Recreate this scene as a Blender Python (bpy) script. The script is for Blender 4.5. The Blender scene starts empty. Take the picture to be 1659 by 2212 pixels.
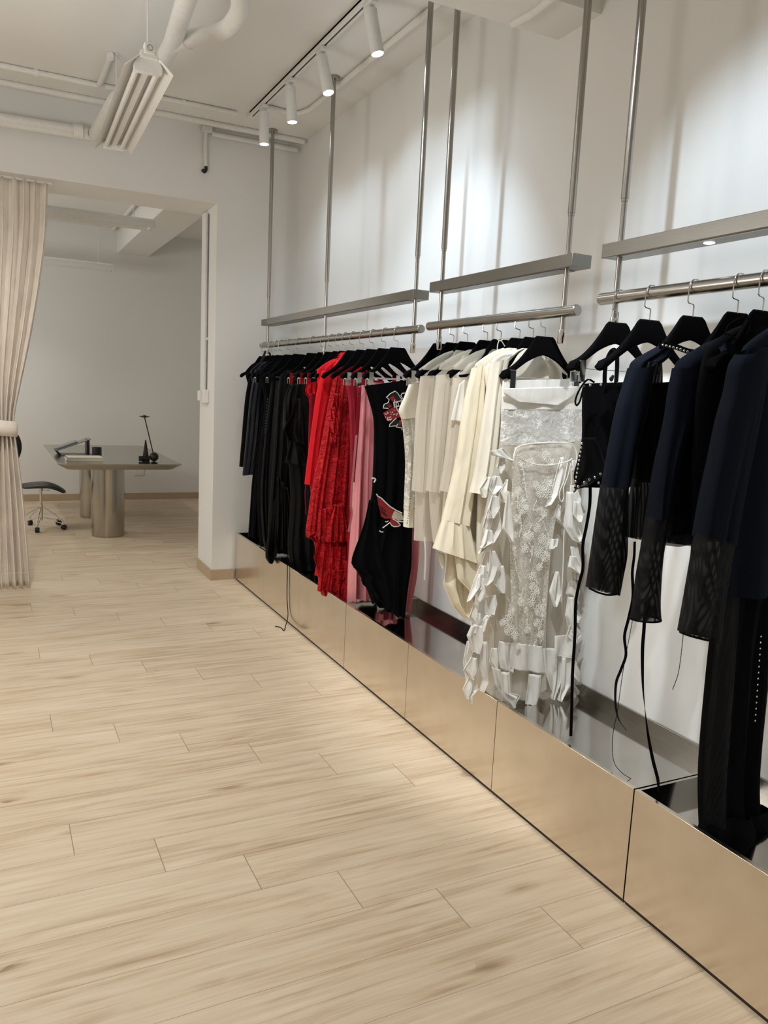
import bpy, bmesh, math, random
from math import sin, cos, pi, radians
from mathutils import Vector, Matrix

random.seed(7)
SC = bpy.context.scene
COL = SC.collection

# ------------------------------------------------------------------ camera
W, H = 1659.0, 2212.0
YAW, PITCH, ROLL, FPX, EYE = 0.46508, 0.14949, -0.04787, 1702.7, 1.55


def _cam():
    f = Vector((sin(YAW) * cos(PITCH), cos(YAW) * cos(PITCH), -sin(PITCH)))
    r = Vector((cos(YAW), -sin(YAW), 0))
    d = f.cross(r)
    return cos(ROLL) * r + sin(ROLL) * d, -sin(ROLL) * r + cos(ROLL) * d, f


CR, CD, CF = _cam()
CO = Vector((0, 0, EYE))


def ray(x, y):
    return CR * ((x - W / 2) / FPX) + CD * ((y - H / 2) / FPX) + CF


def on(x, y, ax, v):
    r = ray(x, y)
    return CO + r * ((v - CO[ax]) / r[ax])


def at(x, y, Y, k=0.0):
    """pixel -> point on the upright plane  y = Y + k*(x-1.92)"""
    r = ray(x, y)
    t = (Y - k * 1.92 - CO.y + k * CO.x) / (r.y - k * r.x)
    return CO + r * t


cam = bpy.data.cameras.new('camera')
camo = bpy.data.objects.new('camera', cam)
COL.objects.link(camo)
m = Matrix((CR, -CD, -CF)).transposed().to_4x4()
m.translation = CO
camo.matrix_world = m
cam.sensor_fit = 'HORIZONTAL'
cam.sensor_width = 36
cam.lens = FPX / W * 36
cam.clip_start = 0.02
SC.camera = camo
SC.view_settings.view_transform = 'Standard'
SC.view_settings.look = 'None'
SC.view_settings.gamma = 1
SC.view_settings.use_curve_mapping = False
SC.view_settings.exposure = 0.76
try:
    SC.cycles.use_denoising = True
    SC.cycles.max_bounces = 10
    SC.cycles.diffuse_bounces = 5
    SC.cycles.glossy_bounces = 4
    SC.cycles.transparent_max_bounces = 40
    SC.cycles.caustics_reflective = True
    SC.cycles.blur_glossy = 0.15
    SC.cycles.sample_clamp_indirect = 4
except Exception:
    pass


# ------------------------------------------------------------------ materials
def lin(c):
    return tuple((v / 12.92 if v <= 0.04045 else ((v + 0.055) / 1.055) ** 2.4) for v in c)


def rgb(r, g, b):
    return lin((r / 255, g / 255, b / 255)) + (1,)


class NT:
    def __init__(s, name):
        s.m = bpy.data.materials.new(name)
        s.m.use_nodes = True
        s.t = s.m.node_tree
        s.t.nodes.clear()
        s.out = s.n('ShaderNodeOutputMaterial')

    def n(s, typ, **kw):
        nd = s.t.nodes.new(typ)
        for k, v in kw.items():
            setattr(nd, k, v)
        return nd

    def l(s, a, b):
        s.t.links.new(a, b)

    def math(s, op, a, b=None, c=None):
        nd = s.n('ShaderNodeMath', operation=op)
        for i, v in enumerate((a, b, c)):
            if v is None:
                continue
            if isinstance(v, (int, float)):
                nd.inputs[i].default_value = v
            else:
                s.l(v, nd.inputs[i])
        return nd.outputs[0]

    def coord(s, scale=(1, 1, 1)):
        tc = s.n('ShaderNodeTexCoord')
        mp = s.n('ShaderNodeMapping')
        mp.inputs['Scale'].default_value = scale
        s.l(tc.outputs['Object'], mp.inputs['Vector'])
        return mp.outputs[0]

    def noise(s, vec, scale, detail=3, rough=0.5, dist=0.0):
        nd = s.n('ShaderNodeTexNoise')
        nd.inputs['Scale'].default_value = scale
        nd.inputs['Detail'].default_value = detail
        nd.inputs['Roughness'].default_value = rough
        nd.inputs['Distortion'].default_value = dist
        s.l(vec, nd.inputs['Vector'])
        return nd.outputs['Fac']

    def ramp(s, fac, stops):
        nd = s.n('ShaderNodeValToRGB')
        cr = nd.color_ramp
        while len(cr.elements) < len(stops):
            cr.elements.new(0.5)
        for e, (p, c) in zip(cr.elements, stops):
            e.position = p
            e.color = c if len(c) == 4 else tuple(c) + (1,)
        s.l(fac, nd.inputs[0])
        return nd.outputs[0]

    def bump(s, h, strength=0.3, dist=0.01):
        nd = s.n('ShaderNodeBump')
        nd.inputs['Strength'].default_value = strength
        nd.inputs['Distance'].default_value = dist
        s.l(h, nd.inputs['Height'])
        return nd.outputs[0]

    def pbr(s, color, rough=0.5, metal=0.0, normal=None, sheen=0.0, spec=None):
        p = s.n('ShaderNodeBsdfPrincipled')
        if isinstance(color, tuple):
            p.inputs['Base Color'].default_value = color
        else:
            s.l(color, p.inputs['Base Color'])
        if isinstance(rough, (int, float)):
            p.inputs['Roughness'].default_value = rough
        else:
            s.l(rough, p.inputs['Roughness'])
        p.inputs['Metallic'].default_value = metal
        if sheen:
            p.inputs['Sheen Weight'].default_value = sheen
        if spec is not None:
            p.inputs['Specular IOR Level'].default_value = spec
        if normal is not None:
            s.l(normal, p.inputs['Normal'])
        return p

    def done(s, sh):
        s.l(sh, s.out.inputs['Surface'])
        return s.m


def M_plain(name, col, rough=0.5, metal=0.0, spec=None, nz=0.0, nscale=40, var=0.04):
    t = NT(name)
    nrm = None
    v = t.coord()
    f = t.noise(v, nscale, 2)
    if nz:
        nrm = t.bump(f, nz, 0.004)
    c = t.ramp(f, [(0.3, tuple(x * (1 - var) for x in col[:3])), (0.7, tuple(min(1, x * (1 + var * 0.6)) for x in col[:3]))])
    return t.done(t.pbr(c, rough, metal, nrm, spec=spec).outputs[0])


def M_fabric(name, col, rough=0.8, sheen=0.0, wr=0.25, spec=0.3, crush=1.0):
    t = NT(name)
    v = t.coord((1, 1, 0.35))
    f = t.noise(v, 16 * crush, 3, 0.55, 0.4)
    v2 = t.coord((1, 1, 1))
    w = t.noise(v2, 500, 1)
    h = t.math('ADD', f, t.math('MULTIPLY', w, 0.03))
    c = t.ramp(f, [(0.3, tuple(x * 0.9 for x in col[:3])), (0.7, tuple(min(1, x * 1.06) for x in col[:3]))])
    return t.done(t.pbr(c, rough, 0, t.bump(h, wr, 0.02), sheen, spec).outputs[0])


def M_sheer(name, col, alpha, rough=0.7, moire=0.0, spec=0.2, trans=0.25):
    t = NT(name)
    p = t.pbr(col, rough, 0, None, 0, spec)
    tl = t.n('ShaderNodeBsdfTranslucent')
    tl.inputs[0].default_value = col
    mx0 = t.n('ShaderNodeMixShader')
    mx0.inputs[0].default_value = trans
    t.l(p.outputs[0], mx0.inputs[1])
    t.l(tl.outputs[0], mx0.inputs[2])
    tr = t.n('ShaderNodeBsdfTransparent')
    mx = t.n('ShaderNodeMixShader')
    t.l(tr.outputs[0], mx.inputs[1])
    t.l(mx0.outputs[0], mx.inputs[2])
    v = t.coord((1, 1, 0.5))
    if moire:
        cf = t.noise(t.coord((13, 9, 2.3)), 1.0, 0, 0.5)
        sw = t.math('SINE', t.math('MULTIPLY', cf, 95.0))
        a = t.math('MULTIPLY_ADD', sw, moire * 0.5, alpha)
    else:
        f = t.noise(v, 9, 2)
        a = t.math('MULTIPLY_ADD', f, 0.24, alpha - 0.12)
    t.l(a, mx.inputs[0])
    return t.done(mx.outputs[0])


def M_lace(name, col, base, dens, scale=60.0, rough=0.7, crush=0.0, col2=None):
    """net ground with floral clusters; holes are transparent"""
    t = NT(name)
    v = t.coord()
    vo = t.n('ShaderNodeTexVoronoi', feature='DISTANCE_TO_EDGE')
    vo.inputs['Scale'].default_value = scale
    t.l(v, vo.inputs['Vector'])
    line = t.math('LESS_THAN', vo.outputs['Distance'], 0.09)
    fl = t.n('ShaderNodeTexVoronoi', feature='F1')
    fl.inputs['Scale'].default_value = scale * 0.42
    t.l(v, fl.inputs['Vector'])
    df = t.n('ShaderNodeVectorMath', operation='SUBTRACT')
    t.l(v, df.inputs[0])
    t.l(fl.outputs['Position'], df.inputs[1])
    sp = t.n('ShaderNodeSeparateXYZ')
    t.l(df.outputs[0], sp.inputs[0])
    ang = t.math('ARCTAN2', sp.outputs[2], sp.outputs[0])
    pet = t.math('MULTIPLY_ADD', t.math('ABSOLUTE', t.math('SINE', t.math('MULTIPLY', ang, 3.5))), 0.30, 0.16)
    inside = t.math('LESS_THAN', fl.outputs['Distance'], pet)
    hole = t.math('LESS_THAN', fl.outputs['Distance'], 0.08)
    clus = t.math('GREATER_THAN', t.noise(v, scale * 0.16, 2), 1 - dens)
    leaf = t.math('LESS_THAN', t.math('ABSOLUTE', t.math('SUBTRACT', t.noise(v, scale * 0.5, 1), 0.5)), 0.035)
    mot = t.math('MULTIPLY', t.math('MAXIMUM', t.math('SUBTRACT', inside, hole), leaf), clus)
    a = t.math('MAXIMUM', t.math('MULTIPLY', line, 0.6), t.math('MULTIPLY', mot, 0.95))
    a = t.math('MAXIMUM', a, base)
    nrm = None
    if crush:
        nrm = t.bump(t.math('ADD', t.noise(v, 30, 3, 0.6, 0.6), t.math('MULTIPLY', mot, 0.3)), crush, 0.03)
    if col2:
        c = t.ramp(mot, [(0.0, col2), (1.0, col)])
    else:
        c = col
    p = t.pbr(c, rough, 0, nrm, 0, 0.3)
    tr = t.n('ShaderNodeBsdfTransparent')
    mx = t.n('ShaderNodeMixShader')
    t.l(a, mx.inputs[0])
    t.l(tr.outputs[0], mx.inputs[1])
    t.l(p.outputs[0], mx.inputs[2])
    return t.done(mx.outputs[0])


def M_metal(name, col, rough, var=0.0, streak=(1, 1, 60)):
    t = NT(name)
    v = t.coord(streak)
    f = t.noise(v, 6, 3, 0.6)
    r = t.math('MULTIPLY_ADD', f, var, rough - var * 0.5)
    c = t.ramp(f, [(0.25, tuple(x * 0.93 for x in col[:3])), (0.75, tuple(min(1, x * 1.05) for x in col[:3]))])
    return t.done(t.pbr(c, r, 1.0, None).outputs[0])


def M_emit(name, col, power):
    t = NT(name)
    e = t.n('ShaderNodeEmission')
    e.inputs[0].default_value = col
    e.inputs[1].default_value = power
    return t.done(e.outputs[0])


def M_floor():
    t = NT('oak_floor')
    tc = t.n('ShaderNodeTexCoord')
    sx = t.n('ShaderNodeSeparateXYZ')
    t.l(tc.outputs['Object'], sx.inputs[0])
    x, y = sx.outputs[0], sx.outputs[1]
    ry = t.math('DIVIDE', t.math('SUBTRACT', y, 2.163), 0.2025)
    row = t.math('FLOOR', ry)
    fy = t.math('SUBTRACT', ry, row)
    ux = t.math('DIVIDE', t.math('MULTIPLY_ADD', row, 0.2555, t.math('SUBTRACT', x, 0.722)), 1.2775)
    colm = t.math('FLOOR', ux)
    fx = t.math('SUBTRACT', ux, colm)
    pid = t.math('MULTIPLY_ADD', row, 7.31, t.math('MULTIPLY', colm, 3.77))
    wn = t.n('ShaderNodeTexWhiteNoise', noise_dimensions='1D')
    t.l(pid, wn.inputs['W'])
    rnd = wn.outputs['Value']

    def vec(a, b, c):
        cb = t.n('ShaderNodeCombineXYZ')
        for i, q in enumerate((a, b, c)):
            if isinstance(q, (int, float)):
                cb.inputs[i].default_value = q
            else:
                t.l(q, cb.inputs[i])
        return cb.outputs[0]
    off = t.math('MULTIPLY', rnd, 37.0)
    g1 = t.noise(vec(t.math('MULTIPLY', x, 1.1), t.math('MULTIPLY', y, 26), off), 1.6, 4, 0.6, 0.5)
    g2 = t.noise(vec(t.math('MULTIPLY', x, 4.0), t.math('MULTIPLY', y, 150), off), 1.0, 2, 0.6)
    g3 = t.noise(vec(t.math('MULTIPLY', x, 1.3), t.math('MULTIPLY', y, 6), off), 1.3, 3, 0.55, 1.2)
    # knots
    vo = t.n('ShaderNodeTexVoronoi', feature='F1')
    vo.inputs['Scale'].default_value = 1.0
    t.l(vec(t.math('MULTIPLY', x, 1.7), t.math('MULTIPLY', y, 5.2), off), vo.inputs['Vector'])
    kd = vo.outputs['Distance']
    knot = t.n('ShaderNodeMapRange')
    knot.inputs['From Min'].default_value = 0.02
    knot.inputs['From Max'].default_value = 0.17
    knot.inputs['To Min'].default_value = 1.0
    knot.inputs['To Max'].default_value = 0.0
    t.l(kd, knot.inputs['Value'])
    kmask = t.math('MULTIPLY', knot.outputs[0], t.math('GREATER_THAN', g3, 0.43))
    tone = t.math('ADD', t.math('MULTIPLY', g1, 0.55), t.math('MULTIPLY', g2, 0.24))
    tone = t.math('ADD', tone, t.math('MULTIPLY', g3, 0.38))
    tone = t.math('ADD', tone, t.math('MULTIPLY', t.math('SUBTRACT', rnd, 0.5), 0.05))
    tone = t.math('SUBTRACT', tone, t.math('MULTIPLY', kmask, 0.24))
    c = t.ramp(tone, [(0.33, (0.33, 0.225, 0.135)), (0.46, (0.52, 0.395, 0.265)), (0.57, (0.635, 0.515, 0.375)),
                      (0.74, (0.72, 0.61, 0.465))])
    s1 = t.math('LESS_THAN', t.math('MINIMUM', fy, t.math('SUBTRACT', 1.0, fy)), 0.0055)
    s2 = t.math('LESS_THAN', t.math('MINIMUM', fx, t.math('SUBTRACT', 1.0, fx)), 0.0011)
    seam = t.math('MAXIMUM', t.math('MULTIPLY', s1, 0.55), t.math('MULTIPLY', s2, 0.75))
    mixc = t.n('ShaderNodeMixRGB')
    t.l(seam, mixc.inputs[0])
    t.l(c, mixc.inputs[1])
    mixc.inputs[2].default_value = (0.19, 0.12, 0.07, 1)
    p = t.pbr(mixc.outputs[0], 0.5, 0, t.bump(tone, 0.06, 0.003), 0, 0.35)
    return t.done(p.outputs[0])


WALL = M_plain('white_wall_paint', (0.77, 0.765, 0.745, 1), 0.9, nz=0.012, nscale=90, var=0.006)
CEIL = M_plain('white_ceiling_paint', (0.79, 0.785, 0.765, 1), 0.9, nz=0.01, nscale=60, var=0.006)
PAINT = M_plain('white_enamel', (0.78, 0.77, 0.745, 1), 0.45)
SPOTW = M_plain('white_powder_coat', (0.74, 0.74, 0.73, 1), 0.4)
FLOOR = M_floor()
OAK = M_plain('oak_baseboard', (0.46, 0.35, 0.245, 1), 0.5, nscale=25)
RACK = M_metal('satin_nickel', (0.38, 0.36, 0.33, 1), 0.26, 0.03, (40, 1, 40))
SHELF = M_metal('grey_brushed_shelf', (0.24, 0.228, 0.205, 1), 0.36, 0.04, (30, 1, 60))
STEEL = M_metal('brushed_steel', (0.60, 0.565, 0.52, 1), 0.26, 0.08, (1, 60, 1))
PANEL = M_metal('champagne_steel_panel', (0.74, 0.675, 0.585, 1), 0.22, 0.05, (60, 1, 1))
TRAY = M_metal('mirror_steel_tray', (0.58, 0.56, 0.53, 1), 0.09, 0.03, (1, 1, 1))
CHROME = M_metal('polished_chrome', (0.72, 0.71, 0.69, 1), 0.14)
TABLE = M_metal('satin_steel_table', (0.43, 0.41, 0.36, 1), 0.19, 0.06, (1, 1, 1))
BLACKP = M_plain('black_plastic', (0.012, 0.012, 0.013, 1), 0.4)
GREYP = M_plain('grey_plastic', (0.20, 0.21, 0.22, 1), 0.35)
GAP = M_plain('dark_shadow_gap', (0.03, 0.022, 0.016, 1), 0.8)
VELVET = M_fabric('black_velvet_flock', (0.0025, 0.0025, 0.003, 1), 0.95, 0.0, 0.1, 0.05)
CURT = M_fabric('beige_curtain_cloth', (0.79, 0.725, 0.645, 1), 0.9, 0.1, 0.06, 0.1)
BLK = M_fabric('black_jersey', (0.0028, 0.0028, 0.0036, 1), 0.9, 0.0, 0.3, 0.08)
BLKSAT = M_fabric('black_satin', (0.003, 0.003, 0.0036, 1), 0.5, 0.0, 0.45, 0.16)
NAVY = M_fabric('navy_wool', (0.0038, 0.0055, 0.011, 1), 0.85, 0.0, 0.25, 0.10)
NAVYSAT = M_fabric('navy_satin', (0.004, 0.006, 0.012, 1), 0.45, 0.0, 0.4, 0.25)
SHBLK = M_sheer('sheer_black_mesh', (0.005, 0.005, 0.006, 1), 0.92, 0.7, 0.20, 0.15, 0.0)
SHBLK2 = M_sheer('sheer_black_edge', (0.03, 0.03, 0.035, 1), 0.62, 0.7, 0.0, 0.15, 0.1)
RED = M_fabric('red_crepe', (0.62, 0.004, 0.012, 1), 0.75, 0.0, 0.35, 0.25)
REDLACE = M_lace('red_lace', (0.66, 0.008, 0.014, 1), 0.94, 0.5, 70, 0.6, 0.9, (0.46, 0.002, 0.008))
BURG = M_fabric('burgundy_satin', (0.27, 0.002, 0.016, 1), 0.5, 0.0, 0.4, 0.35)
PINK = M_fabric('pink_satin', (0.72, 0.27, 0.29, 1), 0.42, 0.0, 0.2, 0.5)
WHITE = M_fabric('white_satin', (0.86, 0.84, 0.79, 1), 0.45, 0.0, 0.35, 0.45)
IVORY = M_fabric('ivory_jersey', (0.80, 0.75, 0.64, 1), 0.75, 0.0, 0.3, 0.25)
CREAM = M_fabric('cream_satin', (0.83, 0.76, 0.60, 1), 0.5, 0.0, 0.35, 0.4)
SHWHT = M_sheer('sheer_white_chiffon', (0.82, 0.77, 0.68, 1), 0.66, 0.75, 0, 0.2, 0.35)
SHWHT2 = M_sheer('sheer_white_organza', (0.80, 0.77, 0.69, 1), 0.42, 0.75, 0, 0.2, 0.3)
LACEW = M_lace('white_lace', (0.86, 0.84, 0.80, 1), 0.55, 0.55, 75, 0.6, 0.4)
LACEB = M_lace('ivory_lace_sleeve', (0.72, 0.69, 0.61, 1), 0.45, 0.5, 90, 0.7)
LACEP = M_lace('fine_lace_panel', (0.86, 0.82, 0.74, 1), 0.34, 0.42, 85, 0.6)
THREAD = M_plain('white_thread', (0.88, 0.86, 0.80, 1), 0.55)
STUD = M_metal('silver_stud', (0.85, 0.85, 0.86, 1), 0.2)
PRINTW = M_plain('white_print_ink', (0.80, 0.78, 0.76, 1), 0.7)
PRINTR = M_plain('red_print_ink', (0.33, 0.015, 0.02, 1), 0.7)
PRINTK = M_plain('black_print_ink', (0.01, 0.01, 0.01, 1), 0.7)
PRINTB = M_plain('bone_print_ink', (0.62, 0.54, 0.43, 1), 0.7)
PAPER = M_plain('white_card', (0.72, 0.67, 0.58, 1), 0.6)
LENS = M_emit('lamp_lens', (1.0, 0.985, 0.95, 1), 9.0)
LENS2 = M_emit('small_downlight_lens', (1.0, 0.98, 0.95, 1), 2.2)
TUBEM = M_plain('unlit_fluorescent_tube', (0.80, 0.79, 0.75, 1), 0.3)
LEATHER = M_plain('black_leather', (0.035, 0.036, 0.037, 1), 0.38)
WOODD = M_plain('dark_bronze', (0.03, 0.025, 0.02, 1), 0.35, 0.6)


# ------------------------------------------------------------------ geometry collector
def cr_interp(P, n):
    """Catmull-Rom through list of Vectors -> n samples, even by segment length"""
    if len(P) == 2:
        return [P[0].lerp(P[1], i / (n - 1)) for i in range(n)]
    L = [0.0]
    for a, b in zip(P, P[1:]):
        L.append(L[-1] + max((b - a).length, 1e-6))
    out = []
    for i in range(n):
        s = L[-1] * i / (n - 1)
        j = 0
        while j < len(P) - 2 and s > L[j + 1]:
            j += 1
        u = (s - L[j]) / (L[j + 1] - L[j])
        p1, p2 = P[j], P[j + 1]
        p0 = P[j - 1] if j > 0 else p1 * 2 - p2
        p3 = P[j + 2] if j + 2 < len(P) else p2 * 2 - p1
        # scale tangents for uneven spacing, damped
        d = L[j + 1] - L[j]
        m1 = (p2 - p0) * (d / max(1e-6, d + (L[j] - L[j - 1] if j > 0 else d)))
        m2 = (p3 - p1) * (d / max(1e-6, d + (L[j + 2] - L[j + 1] if j + 2 < len(P) else d)))
        u2, u3 = u * u, u * u * u
        out.append(p1 * (2 * u3 - 3 * u2 + 1) + m1 * (u3 - 2 * u2 + u) + p2 * (3 * u2 - 2 * u3) + m2 * (u3 - u2))
    return out


def lin_interp(P, n):
    out = []
    for i in range(n):
        s = (len(P) - 1) * i / (n - 1)
        j = min(int(s), len(P) - 2)
        out.append(P[j].lerp(P[j + 1], s - j))
    return out


class G:
    def __init__(s):
        s.v = []
        s.f = []

    def box(s, x0, x1, y0, y1, z0, z1):
        b = len(s.v)
        s.v += [Vector(p) for p in ((x0, y0, z0), (x1, y0, z0), (x1, y1, z0), (x0, y1, z0),
                                    (x0, y0, z1), (x1, y0, z1), (x1, y1, z1), (x0, y1, z1))]
        s.f += [tuple(b + i for i in q) for q in ((3, 2, 1, 0), (4, 5, 6, 7), (0, 1, 5, 4), (1, 2, 6, 5), (2, 3, 7, 6), (3, 0, 4, 7))]
        return s

    def tube(s, pts, r, n=10, cap=True, smooth=0):
        pts = [Vector(p) for p in pts]
        if smooth:
            pts = cr_interp(pts, smooth)
        rs = r if isinstance(r, (list, tuple)) else [r] * len(pts)
        if len(rs) != len(pts):
            rs = [rs[0] + (rs[-1] - rs[0]) * i / (len(pts) - 1) for i in range(len(pts))]
        t0 = (pts[1] - pts[0]).normalized()
        up = Vector((0, 0, 1)) if abs(t0.z) < 0.9 else Vector((1, 0, 0))
        a = t0.cross(up).normalized()
        base = len(s.v)
        for i, p in enumerate(pts):
            t = (pts[min(i + 1, len(pts) - 1)] - pts[max(i - 1, 0)])
            t = t.normalized() if t.length > 1e-9 else t0
            a = (a - t * a.dot(t))
            a = a.normalized() if a.length > 1e-6 else t.orthogonal().normalized()
            b = t.cross(a)
            for j in range(n):
                th = 2 * pi * j / n
                s.v.append(p + (a * cos(th) + b * sin(th)) * rs[i])
        for i in range(len(pts) - 1):
            for j in range(n):
                k = (j + 1) % n
                s.f.append((base + i * n + j, base + i * n + k, base + (i + 1) * n + k, base + (i + 1) * n + j))
        if cap:
            s.f.append(tuple(base + j for j in reversed(range(n))))
            s.f.append(tuple(base + (len(pts) - 1) * n + j for j in range(n)))
        return s

    def cyl(s, p, q, r, n=20):
        return s.tube([p, q], r, n)

    def lathe(s, prof, c, n=28, axis='z'):
        """prof [(r,z)] around vertical axis at c"""
        base = len(s.v)
        c = Vector(c)
        for r, z in prof:
            for j in range(n):
                th = 2 * pi * j / n
                s.v.append(c + Vector((r * cos(th), r * sin(th), z)))
        for i in range(len(prof) - 1):
            for j in range(n):
                k = (j + 1) % n
                s.f.append((base + i * n + j, base + i * n + k, base + (i + 1) * n + k, base + (i + 1) * n + j))
        s.f.append(tuple(base + j for j in reversed(range(n))))
        s.f.append(tuple(base + (len(prof) - 1) * n + j for j in range(n)))
        return s

    def ribbon(s, pts, w, t=0.0012, wdir=(1, 0, 0), smooth=40, twist=0.0):
        """flat tape swept along pts"""
        pts = cr_interp([Vector(p) for p in pts], smooth)
        base = len(s.v)
        n = len(pts)
        for i, p in enumerate(pts):
            tn = (pts[min(i + 1, n - 1)] - pts[max(i - 1, 0)]).normalized()
            d = Vector(wdir)
            d = (d - tn * d.dot(tn)).normalized()
            e = tn.cross(d)
            th = twist * i / n
            a, b = d * cos(th) + e * sin(th), e * cos(th) - d * sin(th)
            for u, q in ((-1, -1), (1, -1), (1, 1), (-1, 1)):
                s.v.append(p + a * (u * w / 2) + b * (q * t / 2))
        for i in range(n - 1):
            for j in range(4):
                k = (j + 1) % 4
                s.f.append((base + i * 4 + j, base + i * 4 + k, base + (i + 1) * 4 + k, base + (i + 1) * 4 + j))
        s.f.append((base + 3, base + 2, base + 1, base))
        e = base + (n - 1) * 4
        s.f.append((e, e + 1, e + 2, e + 3))
        return s

    def prism(s, poly, d):
        """planar polygon of Vectors extruded by vector d"""
        b = len(s.v)
        n = len(poly)
        s.v += [Vector(p) for p in poly] + [Vector(p) + Vector(d) for p in poly]
        s.f.append(tuple(b + i for i in range(n)))
        s.f.append(tuple(b + n + i for i in reversed(range(n))))
        for i in range(n):
            k = (i + 1) % n
            s.f.append((b + i, b + n + i, b + n + k, b + k))
        return s

    def sphere(s, c, r, n=16, sc=(1, 1, 1)):
        prof = [(max(1e-4, r * sin(pi * i / n)), -r * cos(pi * i / n)) for i in range(n + 1)]
        b = len(s.v)
        s.lathe(prof, (0, 0, 0), n * 2 if n < 14 else 28)
        for i in range(b, len(s.v)):
            v = s.v[i]
            s.v[i] = Vector((v.x * sc[0], v.y * sc[1], v.z * sc[2])) + Vector(c)
        return s

    def add(s, o):
        b = len(s.v)
        s.v += o.v
        s.f += [tuple(b + i for i in f) for f in o.f]
        return s

    # ---- cloth
    @staticmethod
    def edges(rows, Y, k, nr, lin=False):
        Lp, Rp = [], []
        for r in rows:
            if r[0] == 'w':
                Lp.append(Vector((r[1], Y, r[2])))
                Rp.append(Vector((r[3], Y, r[4])))
                continue
            a = at(r[0], r[1], Y, k)
            if r[2] > 10:
                b = at(r[2], r[3], Y, k)
            else:
                X = r[2]
                b = Vector((X, Y + k * (X - 1.92), a.z + (r[3] if len(r) > 3 else 0.0)))
            Lp.append(a)
            Rp.append(b)
        if lin:
            return lin_interp(Lp, nr), lin_interp(Rp, nr)
        return cr_interp(Lp, nr), cr_interp(Rp, nr)

    def loft(s, rows, Y, k=0.0, b=(0.02, 0.04), rip=(0.003, 0.014), n=5, seed=1, nr=44, nc=64, hem=(0.0, 5), dy=0.0, ex=0.75, edge=0.0):
        """closed tube of cloth between a left and a right outline; hangs in plane Y"""
        rd = random.Random(seed)
        L, R = G.edges(rows, Y + dy, k, nr)
        ph = [rd.uniform(0, 6.28) for _ in range(8)]
        dr = [rd.uniform(-0.9, 0.9) for _ in range(8)]
        fr = [n * rd.uniform(0.55, 0.8), n, n * rd.uniform(1.25, 1.6), n * rd.uniform(2.0, 2.6)]
        wt = [0.7, 1.0, 0.6, 0.25]
        base = len(s.v)
        for i in range(nr):
            t = i / (nr - 1)
            c = (L[i] + R[i]) * 0.5
            a = (R[i] - L[i]) * 0.5
            bb = b[0] + (b[1] - b[0]) * t ** 0.8
            am = rip[0] + (rip[1] - rip[0]) * t ** 0.9
            for j in range(nc):
                th = 2 * pi * j / nc
                u = cos(th)
                sg = 1 if sin(th) >= 0 else -1
                q = sg * abs(sin(th)) ** ex
                x01 = u * 0.5 + 0.5
                rp = sum(w * sin(2 * pi * f * x01 + p + d * 2.2 * t) for w, f, p, d in zip(wt, fr, ph, dr))
                fade = 1 - abs(u) ** 10 * 0.6
                P = c + a * u + Vector((0, bb * q + am * rp * fade, 0))
                if edge:
                    P += a.normalized() * (edge * u * abs(u) ** 3 * sin(9 * t + ph[5] + 3 * u))
                if hem[0]:
                    P.z += hem[0] * (t ** 8) * sin(2 * pi * hem[1] * x01 + ph[6] + (0.6 if sg > 0 else 0))
                s.v.append(P)
        for i in range(nr - 1):
            for j in range(nc):
                q = (j + 1) % nc
                s.f.append((base + i * nc + j, base + i * nc + q, base + (i + 1) * nc + q, base + (i + 1) * nc + j))
        return s

    def sheet(s, rows, Y, k=0.0, amp=(0.0, 0.012), n=2.0, seed=1, nr=20, nc=14, dy=0.0, lean=0.0, bow=0.0, lin=False, rim=0.0):
        """single cloth layer between two outlines (solidified later)"""
        rd = random.Random(seed)
        if lin:
            nr = max(nr, 6 * (len(rows) - 1) + 1)
            nr = ((nr - 1) // (len(rows) - 1) + 1) * (len(rows) - 1) + 1
        L, R = G.edges(rows, Y + dy, k, nr, lin)
        ph = [rd.uniform(0, 6.28) for _ in range(4)]
        base = len(s.v)
        for i in range(nr):
            t = i / (nr - 1)
            am = amp[0] + (amp[1] - amp[0]) * t
            for j in range(nc):
                u = j / (nc - 1)
                P = L[i].lerp(R[i], u)
                y = am * (sin(2 * pi * n * u + ph[0] + 1.5 * t) + 0.5 * sin(2 * pi * n * 1.9 * u + ph[1] - t * 2))
                P.y += y + lean * t - bow * (1 - (2 * u - 1) ** 2)
                s.v.append(P)
        for i in range(nr - 1):
            for j in range(nc - 1):
                a = base + i * nc + j
                s.f.append((a, a + 1, a + nc + 1, a + nc))
        if rim:
            V = s.v
            loop = [V[base + i * nc] for i in range(nr)] + [V[base + (nr - 1) * nc + j] for j in range(1, nc)] + [V[base + i * nc + nc - 1] for i in range(nr - 2, -1, -1)]
            pts = [loop[0].copy()]
            for p in loop[1:]:
                if (p - pts[-1]).length > 0.0012:
                    pts.append(p.copy())
            if len(pts) > 3:
                s.tube(pts, rim, 5)
        return s


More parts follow.
